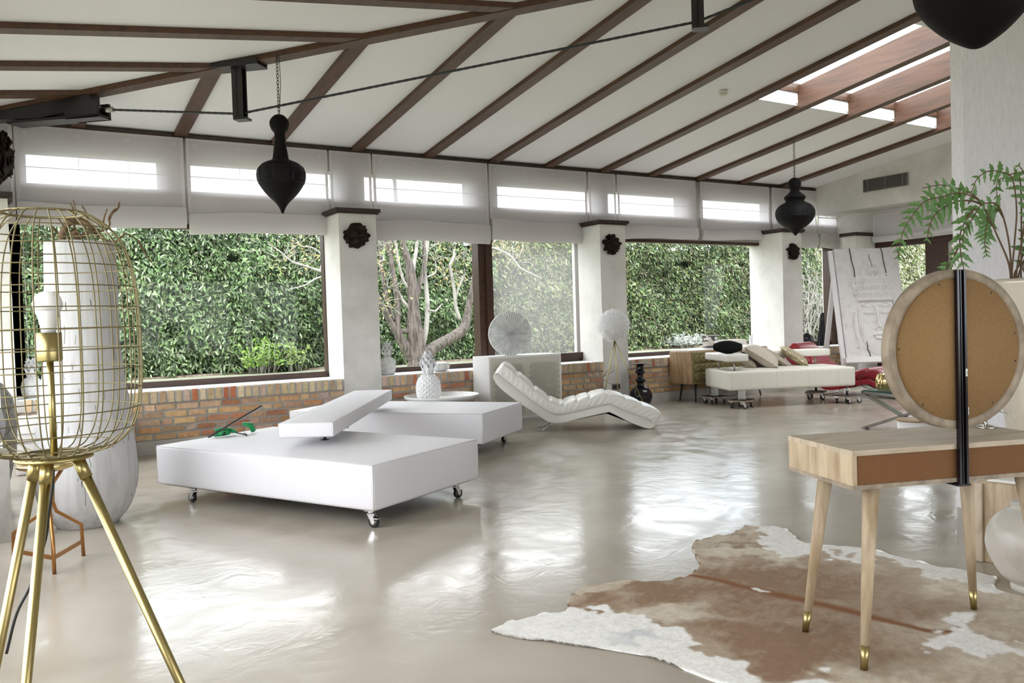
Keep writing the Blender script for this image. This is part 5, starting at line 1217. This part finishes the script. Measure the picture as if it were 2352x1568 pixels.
for s_ in (-1, 1):
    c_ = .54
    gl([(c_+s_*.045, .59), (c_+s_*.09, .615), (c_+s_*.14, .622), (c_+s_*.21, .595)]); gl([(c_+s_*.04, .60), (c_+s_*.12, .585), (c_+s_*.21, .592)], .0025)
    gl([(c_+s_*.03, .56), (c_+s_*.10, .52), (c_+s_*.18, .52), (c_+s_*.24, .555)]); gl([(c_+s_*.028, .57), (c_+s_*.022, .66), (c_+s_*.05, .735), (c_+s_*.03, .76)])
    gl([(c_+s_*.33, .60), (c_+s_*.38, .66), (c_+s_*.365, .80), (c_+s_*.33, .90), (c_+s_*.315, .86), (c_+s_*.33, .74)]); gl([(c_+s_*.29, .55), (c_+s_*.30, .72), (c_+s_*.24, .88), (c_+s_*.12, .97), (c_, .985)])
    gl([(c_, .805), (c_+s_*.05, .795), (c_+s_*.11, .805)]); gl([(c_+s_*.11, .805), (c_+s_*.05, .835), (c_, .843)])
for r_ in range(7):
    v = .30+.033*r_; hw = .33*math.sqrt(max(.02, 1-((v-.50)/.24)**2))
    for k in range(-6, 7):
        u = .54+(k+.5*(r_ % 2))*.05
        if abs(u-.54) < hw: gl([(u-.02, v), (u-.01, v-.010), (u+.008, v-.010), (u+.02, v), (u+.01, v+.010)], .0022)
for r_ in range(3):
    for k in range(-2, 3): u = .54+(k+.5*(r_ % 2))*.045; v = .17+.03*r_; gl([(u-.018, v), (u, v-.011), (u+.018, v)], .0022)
M['carve'] = mat('groove_shade', (.50, .48, .475), .8); b.build('carving_shade', 'carve', t)  # darker tubes put the shade of the carved lines into colour
t = thing('easel', 'white painted wooden easel behind the red chaise longue', 'easel', tuple(T0+wd*EW/2+leanv*1.3))
def beam3(b, a, c, w_, d_):
    a = Vector(a); c = Vector(c); y = (c-a).normalized(); x = wd; z = x.cross(y).normalized(); x = y.cross(z).normalized(); b.box((-w_/2, 0, -d_/2), (w_/2, (c-a).length, d_/2), frame(a, x, y, z))
for u in (-.045, EW*.97):
    b = MB(); a = EM @ Vector((u, .02, -.02)); c = EM @ Vector((u, EL+.55, -.02)); c = a+(c-a)*((a.z)/(a.z-c.z)); beam3(b, a, c, .065, .05); b.build('front_leg', 'white_paint', t)
b = MB(); beam3(b, EM @ Vector((.0, .40, -.05)), (12.13, 9.44, 0), .07, .05); b.build('rear_leg', 'white_paint', t)
b = MB(); beam3(b, EM @ Vector((EW*.9, .40, -.05)), (12.62, 9.1, 0), .07, .05); b.build('rear_leg', 'white_paint', t)
MB().box((-.06, EL+.002, -.06), (EW+.02, EL+.085, .10), EM).build('ledge', 'white_paint', t)

# glass and steel table with brass lantern, white drum
GA = Vector((8.07, 5.77, 0)); gd = Vector((-.27, -.96, 0)).normalized(); gn = Vector((.96, -.27, 0)).normalized(); GM = frame(GA, gd, gn)
t = thing('glass_table', 'low glass coffee table with a crossed flat steel frame, beside the round mirror', 'table', tuple(GA+gd*.6+gn*.3))
TL, TW, TH = 1.2, .65, .42
for v in (0, TW-.05):
    b = MB()
    for (u0, z0, u1, z1) in ((0, 0, TL, TH-.03), (0, TH-.03, TL, 0)):
        a = GM @ Vector((u0, v+.025, z0)); c = GM @ Vector((u1, v+.025, z1)); y = (c-a).normalized(); x = gn; b.box((-.025, 0, -.012), (.025, (c-a).length, .012), frame(a, x, y, x.cross(y)))
    b.build('crossed_legs', 'brushed', t)
MB().box((0, 0, TH-.035), (TL, .05, TH-.006), GM).box((0, TW-.05, TH-.035), (TL, TW, TH-.006), GM).box((0, 0, TH-.035), (.05, TW, TH-.006), GM).box((TL-.05, 0, TH-.035), (TL, TW, TH-.006), GM).build('top_frame', 'chrome', t)
MB().box((.03, .0, TH-.006), (TL, TW, TH+.008), GM).build('glass_top', 'tglass', t)
MB().box((.03, -.003, TH-.006), (TL, .0, TH+.008), GM).build('glass_edge', 'glassedge', t)
gq = at_z(2036, 893, TH+.008); gq = Vector((gq.x, gq.y, TH+.008))
t = thing('brass_lantern', 'ribbed polished brass vessel with a wire loop handle on the glass table', 'vessel', tuple(gq))
MB().lathe([(.08, 0), (.105, .03), (.108, .10), (.09, .155), (.06, .18)], gq, 96, fn=lambda r, z, a, j: r*(1+.05*math.sin(14*a))).build('body', 'brass', t)
b = MB(); b.tube([gq+r0*(-.17+.12*math.cos(a))+Vector((0, 0, .105+.10*math.sin(a))) for a in [q*2*PI/24 for q in range(25)]], .0035, 5); b.build('wire_loop', 'rubber', t)
dq = at_z(2102, 962, .30)
t = thing('drum_stool', 'white slatted drum stool with a thin brown rim behind the dressing table', 'stool', (dq.x, dq.y, 0))
MB().lathe([(.15, 0), (.15, .285)], (dq.x, dq.y, 0), 40, fn=lambda r, z, a, j: r*(1+.006*math.sin(28*a))).build('drum', 'lacq', t); MB().lathe([(.156, .285), (.158, .3), (.15, .303), (.001, .300)], (dq.x, dq.y, 0), 40).build('rim', 'side', t)

# ------------------------------------------------------------------ garden
def leaf_mass(name, x0, x1, y, zb, ztop, n, size, cols, label, cat, lump=.45, kind='stuff', dens=None, seed=1, droop=1.0, core=True, gap=None, elong=3.3):
    r_ = np.random.default_rng(seed)
    X = r_.uniform(x0, x1, n); Z = zb+(ztop+.2-zb)*r_.random(n)
    bumps = vnoise(X, Z, 1.3, seed+1)*.9+vnoise(X, Z, 3.1, seed+2)*.5
    top = ztop-.25+vnoise(X, X*0, 1.7, seed+3)*.45
    keep = Z < top
    if gap is not None:
        gm = vnoise(X, Z, 2.4, seed+7)*.6+vnoise(X, Z, 6, seed+8)*.4; keep &= ~((gm > gap) & (Z > ztop-1.0))
    Yp = y-lump*bumps+r_.uniform(0, .35, n)
    X, Z, Yp = X[keep], Z[keep], Yp[keep]; m = len(X)
    a = r_.normal(0, .8, m); dx = np.sin(a); dz = -np.cos(a)*droop+r_.normal(0, .35, m); dy = -np.abs(r_.normal(.5, .4, m)); d = np.c_[dx, dy, dz]; d /= np.linalg.norm(d, axis=1)[:, None]
    s_ = np.cross(d, r_.normal(0, 1, (m, 3))+np.array((0, -1.2, .3))); s_ /= np.linalg.norm(s_, axis=1)[:, None]; nn = np.cross(s_, d)
    L = size*r_.uniform(.6, 1.35, m)[:, None]; wv = L/elong; p = np.c_[X, Yp, Z]
    pts = []
    # feathery spray: stem with three lobes each side
    seq = [(0, .0), (.2, .55), (.32, .28), (.5, .62), (.6, .28), (.78, .42), (1.0, 0)]
    for u, w_ in seq: pts.append(p+d*L*u+s_*wv*w_+nn*L*.10*math.sin(u*3))
    for u, w_ in reversed(seq[1:-1]): pts.append(p+d*L*u-s_*wv*w_+nn*L*.10*math.sin(u*3))
    K = len(pts); vs = np.stack(pts, 1).reshape(-1, 3)
    base = np.arange(m)[:, None]*K
    fsets = [[0, 1, 2, 10, 11], [2, 3, 4, 8, 9, 10], [4, 5, 6, 7, 8]]
    loops = []; starts = []; tot = []; 
    me = bpy.data.meshes.new(name); loopv = np.concatenate([base+np.array(f) for f in fsets], 1).reshape(-1); sizes = np.tile([len(f) for f in fsets], m)
    nc = len(loopv); np_ = len(sizes)
    coreV = []; 
    me.vertices.add(len(vs)); me.vertices.foreach_set('co', vs.ravel()); me.loops.add(nc); me.loops.foreach_set('vertex_index', loopv.astype(np.int32)); me.polygons.add(np_); st = np.r_[0, np.cumsum(sizes)[:-1]]; me.polygons.foreach_set('loop_start', st.astype(np.int32)); me.polygons.foreach_set('loop_total', sizes.astype(np.int32))
    cols = np.array(cols); pick = cols[r_.integers(0, len(cols), m)]; patch = (vnoise(X, Z, .9, seed+5)-.5)[:, None]; pick = pick*.74*(1+patch*.5)*r_.uniform(.75, 1.25, (m, 1))
    ca = me.color_attributes.new('Col', 'FLOAT_COLOR', 'POINT'); ca.data.foreach_set('color', np.c_[np.repeat(np.clip(pick, 0, 1), K, 0), np.ones(m*K)].astype(np.float32).ravel())
    me.materials.append(M['hedge']); me.update(calc_edges=True); me.validate()
    o = bpy.data.objects.new(name, me); COL.objects.link(o); return o
HY = 16.2
def hedge(x0, x1, ztop, n, cols, label, seed, gap=None, size=.105):
    t = thing('hedge', label, 'hedge', ((x0+x1)/2, HY, GZ))
    WMt = WM[t.name].inverted()
    o = leaf_mass('foliage', x0, x1, HY, GZ+.08, ztop, n, size, cols, '', '', seed=seed, gap=gap)
    o.data.transform(WMt); o.parent = t; o['kind'] = 'stuff'
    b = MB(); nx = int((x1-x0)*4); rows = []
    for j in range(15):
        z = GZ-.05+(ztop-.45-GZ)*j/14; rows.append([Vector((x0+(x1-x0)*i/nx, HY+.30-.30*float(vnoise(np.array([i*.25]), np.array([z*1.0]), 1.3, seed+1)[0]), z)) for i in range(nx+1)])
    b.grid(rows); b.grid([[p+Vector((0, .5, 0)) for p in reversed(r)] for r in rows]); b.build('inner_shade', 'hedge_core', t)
    b = MB(); rr = random.Random(seed); x = x0+.2
    while x < x1:
        b.tube([(x, HY+.15, GZ-.05), (x+rr.uniform(-.05, .05), HY+.2, GZ+.9)], [.07, .05], 7); x += rr.uniform(.55, .9)
    b.build('stems', 'bark', t)
    return t
G1 = [(.11, .18, .065), (.15, .24, .09), (.20, .30, .13), (.27, .36, .19), (.05, .08, .035), (.34, .42, .26), (.12, .17, .10), (.06, .09, .05), (.17, .19, .12)]
G2 = [(.16, .20, .08), (.22, .26, .11), (.08, .10, .05), (.32, .33, .19), (.24, .20, .14), (.20, .27, .09), (.06, .07, .04)]
hedge(-2.5, 9.3, 3.5, 120000, G1, 'tall green cypress hedge outside the first window', 31, gap=.72)
hedge(9.3, 13.2, 3.5, 50000, G2, 'yellower stretch of cypress hedge behind the screened window pane', 41, gap=.70)
hedge(13.2, 20.5, 3.5, 74000, G1+G2, 'dense hedge outside the third window behind the sofa', 51, gap=.74)
G3 = [(.40, .40, .24), (.48, .47, .34), (.26, .32, .13), (.18, .24, .08), (.55, .52, .42)]
HY = 16.6
hedge(20.5, 27.5, 4.6, 26000, G3, 'pale dry shrub hedge seen left of the easel', 61, gap=.8)
# shrubbery outside the end door
t = thing('hedge', 'pale leafy shrubbery outside the sliding door in the end wall', 'hedge', (20.5, 9, GZ))
o = leaf_mass('foliage', -4.5, 5.5, 0, GZ, 4.3, 22000, .17, G3, '', '', seed=71, gap=.8)
mrot = Matrix.Translation((21.5, 9.0, 0)) @ Matrix.Rotation(-PI/2-.3, 4, 'Z'); o.data.transform(WM[t.name].inverted() @ mrot); o.parent = t; o['kind'] = 'stuff'
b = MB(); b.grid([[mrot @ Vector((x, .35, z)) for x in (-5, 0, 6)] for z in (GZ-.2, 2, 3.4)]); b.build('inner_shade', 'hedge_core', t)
rn = random.Random(77)
t = thing('twiggy_shrub', 'pale bare twiggy shrub outside the window left of the easel', 'shrub', (19.2, 15.0, GZ))
b = MB()
for k in range(60): branchy(b, Vector((rn.uniform(17.5, 21.5), rn.uniform(14.8, 15.7), GZ)), (rn.uniform(-.5, .5), rn.uniform(-.3, .3), 1), rn.uniform(.8, 1.5), .018, 3, rn, .45, (2, 3), .7, .2)
b.build('twigs', 'paleb', t)['kind'] = 'stuff'
t = thing('twiggy_shrub', 'pale bare twiggy shrub outside the sliding door', 'shrub', (18.5, 9.5, GZ))
b = MB()
for k in range(45): branchy(b, Vector((rn.uniform(18.0, 19.5), rn.uniform(7.5, 11.5), GZ)), (rn.uniform(-.3, .3), rn.uniform(-.5, .5), 1), rn.uniform(.8, 1.4), .018, 3, rn, .45, (2, 3), .7, .2)
b.build('twigs', 'paleb', t)['kind'] = 'stuff'
struct('flower_bed', MB().box((-5, 15.95, GZ), (27, 17.5, GZ+.035)), 'earth')
# low leafy shrub in the first window
def bush(cx, cy, w_, h, n, cols, label, seed):
    t = thing('garden_shrub', label, 'shrub', (cx, cy, GZ)); r_ = random.Random(seed); b = MB(); sb = MB()
    for k in range(n):
        bx_ = cx+r_.uniform(-w_, w_)*.6; by = cy+r_.uniform(-.2, .2); hh = h*r_.uniform(.45, 1)*(1-.4*abs(bx_-cx)/w_); tp_ = Vector((bx_+r_.uniform(-.2, .2), by+r_.uniform(-.15, .15), GZ+hh)); bs = Vector((bx_*.6+cx*.4, by, GZ)); sb.tube([bs, (bs+tp_)/2+Vector((0, 0, .03)), tp_], [.006, .005, .003], 4)
        for q in range(16):
            u = r_.uniform(.3, 1); p = bs.lerp(tp_, u); d = Vector((r_.gauss(0, 1), r_.gauss(0, 1), r_.uniform(.1, 1.2))).normalized(); s_ = d.cross(Vector((r_.gauss(0, 1), r_.gauss(0, 1), r_.gauss(0, 1)))).normalized()*.016; L = r_.uniform(.06, .12); c_ = random.choice(cols)
            b.add([p, p+d*L*.5+s_, p+d*L, p+d*L*.5-s_], [(0, 1, 2, 3)], col=jc(c_))
    b.build('leaves', 'hedge', t); sb.build('stems', 'paleb', t)
bush(4.12, 15.75, .62, .75, 60, [(.22, .36, .08), (.32, .46, .14), (.16, .28, .06)], 'low bright green leafy shrub in front of the hedge, first window', 5)
bush(4.72, 15.75, .30, .70, 26, [(.20, .33, .08), (.30, .36, .14)], 'smaller leafy shrub right of the bright green one, first window', 6)
bush(14.9, 15.8, .9, .42, 60, [(.42, .46, .42), (.50, .52, .50)], 'low silvery grey shrub at the foot of the hedge, third window', 8)
# the bare tree in the second window
TY = 14.0
t = thing('bare_tree', 'bare gnarled tree with forked trunk outside the second window', 'tree', tuple(at_y(962, 850, TY)[:2])+(GZ,))
def trunk(pts, name='branch', mt='bark', dy=0.):
    """pts: (px, py, width in px)"""
    q = spline([(x, y, w_) for x, y, w_ in pts], 5); Q = []; R = []
    for i, (x, y, w_) in enumerate(q):
        p = at_y(float(x), float(y), TY+dy*i/len(q)); Q.append(p); R.append(float(w_)/2/F_PX*(p-EYE).dot(fwd)*(1+.03*math.sin(i*2.1+x)))
    MB().tube(Q, R, 12).build(name, mt, t)
trunk([(965, 905, 74), (963, 870, 62), (962, 835, 52), (958, 800, 44), (953, 760, 38), (950, 720, 30), (948, 680, 26), (945, 640, 24), (938, 600, 18), (928, 570, 15), (920, 530, 13), (912, 480, 10), (905, 400, 8)], 'trunk')
trunk([(955, 825, 36), (935, 800, 28), (918, 775, 22), (912, 750, 17), (914, 720, 13), (912, 690, 13), (908, 655, 13), (900, 610, 12), (897, 560, 9), (894, 500, 7)])
trunk([(920, 775, 18), (900, 745, 15), (885, 715, 14), (872, 690, 12), (860, 665, 11), (845, 640, 10)])
trunk([(968, 830, 34), (995, 800, 28), (1030, 780, 26), (1060, 760, 26), (1072, 735, 20), (1077, 700, 15), (1085, 660, 12), (1090, 620, 10), (1094, 560, 8)], dy=.25)
trunk([(952, 700, 14), (962, 660, 12), (972, 625, 10), (975, 590, 9), (973, 555, 8), (975, 480, 6)])
trunk([(968, 800, 14), (978, 760, 12), (982, 705, 11), (979, 660, 10), (975, 620, 10), (980, 570, 9), (985, 520, 7)], mt='paleb', dy=.2)
trunk([(942, 710, 8), (925, 690, 8), (914, 670, 8)], mt='paleb')
trunk([(937, 662, 7), (925, 640, 7), (916, 605, 7), (910, 570, 7), (905, 540, 6), (904, 490, 5)], mt='paleb')
trunk([(1057, 735, 8), (1047, 705, 8), (1044, 670, 8), (1038, 635, 7), (1034, 610, 7), (1042, 590, 6), (1043, 572, 5)], mt='paleb')
trunk([(1046, 690, 5), (1052, 665, 5), (1060, 645, 4), (1066, 630, 3)], mt='paleb')
trunk([(981, 636, 4), (998, 628, 4), (1002, 615, 3), (1000, 600, 2)], mt='paleb')
trunk([(985, 712, 5), (1000, 714, 4), (1008, 706, 3), (1016, 697, 2)], mt='paleb')
trunk([(920, 760, 12), (935, 761, 12), (950, 763, 11)])
trunk([(905, 735, 8), (890, 690, 8), (880, 640, 8), (875, 600, 7), (870, 550, 6)], dy=.3)
trunk([(896, 590, 9), (890, 570, 9), (880, 545, 8), (870, 500, 6)], dy=.2)
trunk([(948, 640, 9), (952, 600, 9), (957, 570, 8), (958, 530, 7)], mt='paleb', dy=.2)
rn = random.Random(4); b = MB(); lv = MB()
for (x, y) in ((880, 600), (900, 560), (930, 560), (1000, 600), (1020, 640), (1045, 600), (1060, 650), (1080, 600), (890, 660), (880, 700), (1010, 560), (1070, 560), (985, 540), (1150, 570), (1180, 600), (1130, 560), (690, 560), (720, 600), (740, 560), (650, 600), (1200, 560)):
    p = at_y(x, y, TY+rn.uniform(-.3, .3))
    for k in range(5): 
        d = (rn.uniform(-1, 1), rn.uniform(-.3, .3), rn.uniform(-.2, 1)); branchy(b, p, d, rn.uniform(.25, .5), .006, 2, rn, .5, (1, 2), .7, .1)
        for q in range(8):
            c_ = p+Vector((rn.gauss(0, .16), rn.gauss(0, .1), rn.gauss(0, .14))); s_ = .018; lv.add([c_+Vector((rn.gauss(0, s_), rn.gauss(0, s_), rn.gauss(0, s_))) for _ in range(4)], [(0, 1, 2, 3)], col=jc(random.choice([(.40, .34, .15), (.44, .30, .15), (.34, .38, .16)])))
b.build('fine_twigs', 'paleb', t)['kind'] = 'stuff'; lv.build('spring_buds', 'hedge', t)['kind'] = 'stuff'
def pbranch(pts): 
    q = spline([(x, y, w_) for x, y, w_ in pts], 5); Q = []; R = []
    for i, (x, y, w_) in enumerate(q): p = at_y(float(x), float(y), TY-.4); Q.append(p); R.append(float(w_)/2/F_PX*(p-EYE).dot(fwd))
    MB().tube(Q, R, 8).build('branch', 'paleb', t)
pbranch([(860, 640, 8), (800, 632, 8), (760, 628, 7), (735, 622, 6), (705, 612, 5), (670, 600, 4), (640, 575, 3), (615, 560, 2)])
pbranch([(760, 628, 5), (725, 640, 4), (700, 655, 3), (660, 665, 2)])
pbranch([(735, 622, 4), (740, 590, 3), (720, 570, 3), (690, 565, 2)])
pbranch([(1122, 566, 3), (1150, 575, 5), (1175, 590, 5), (1195, 615, 4), (1225, 630, 3), (1245, 640, 2)])
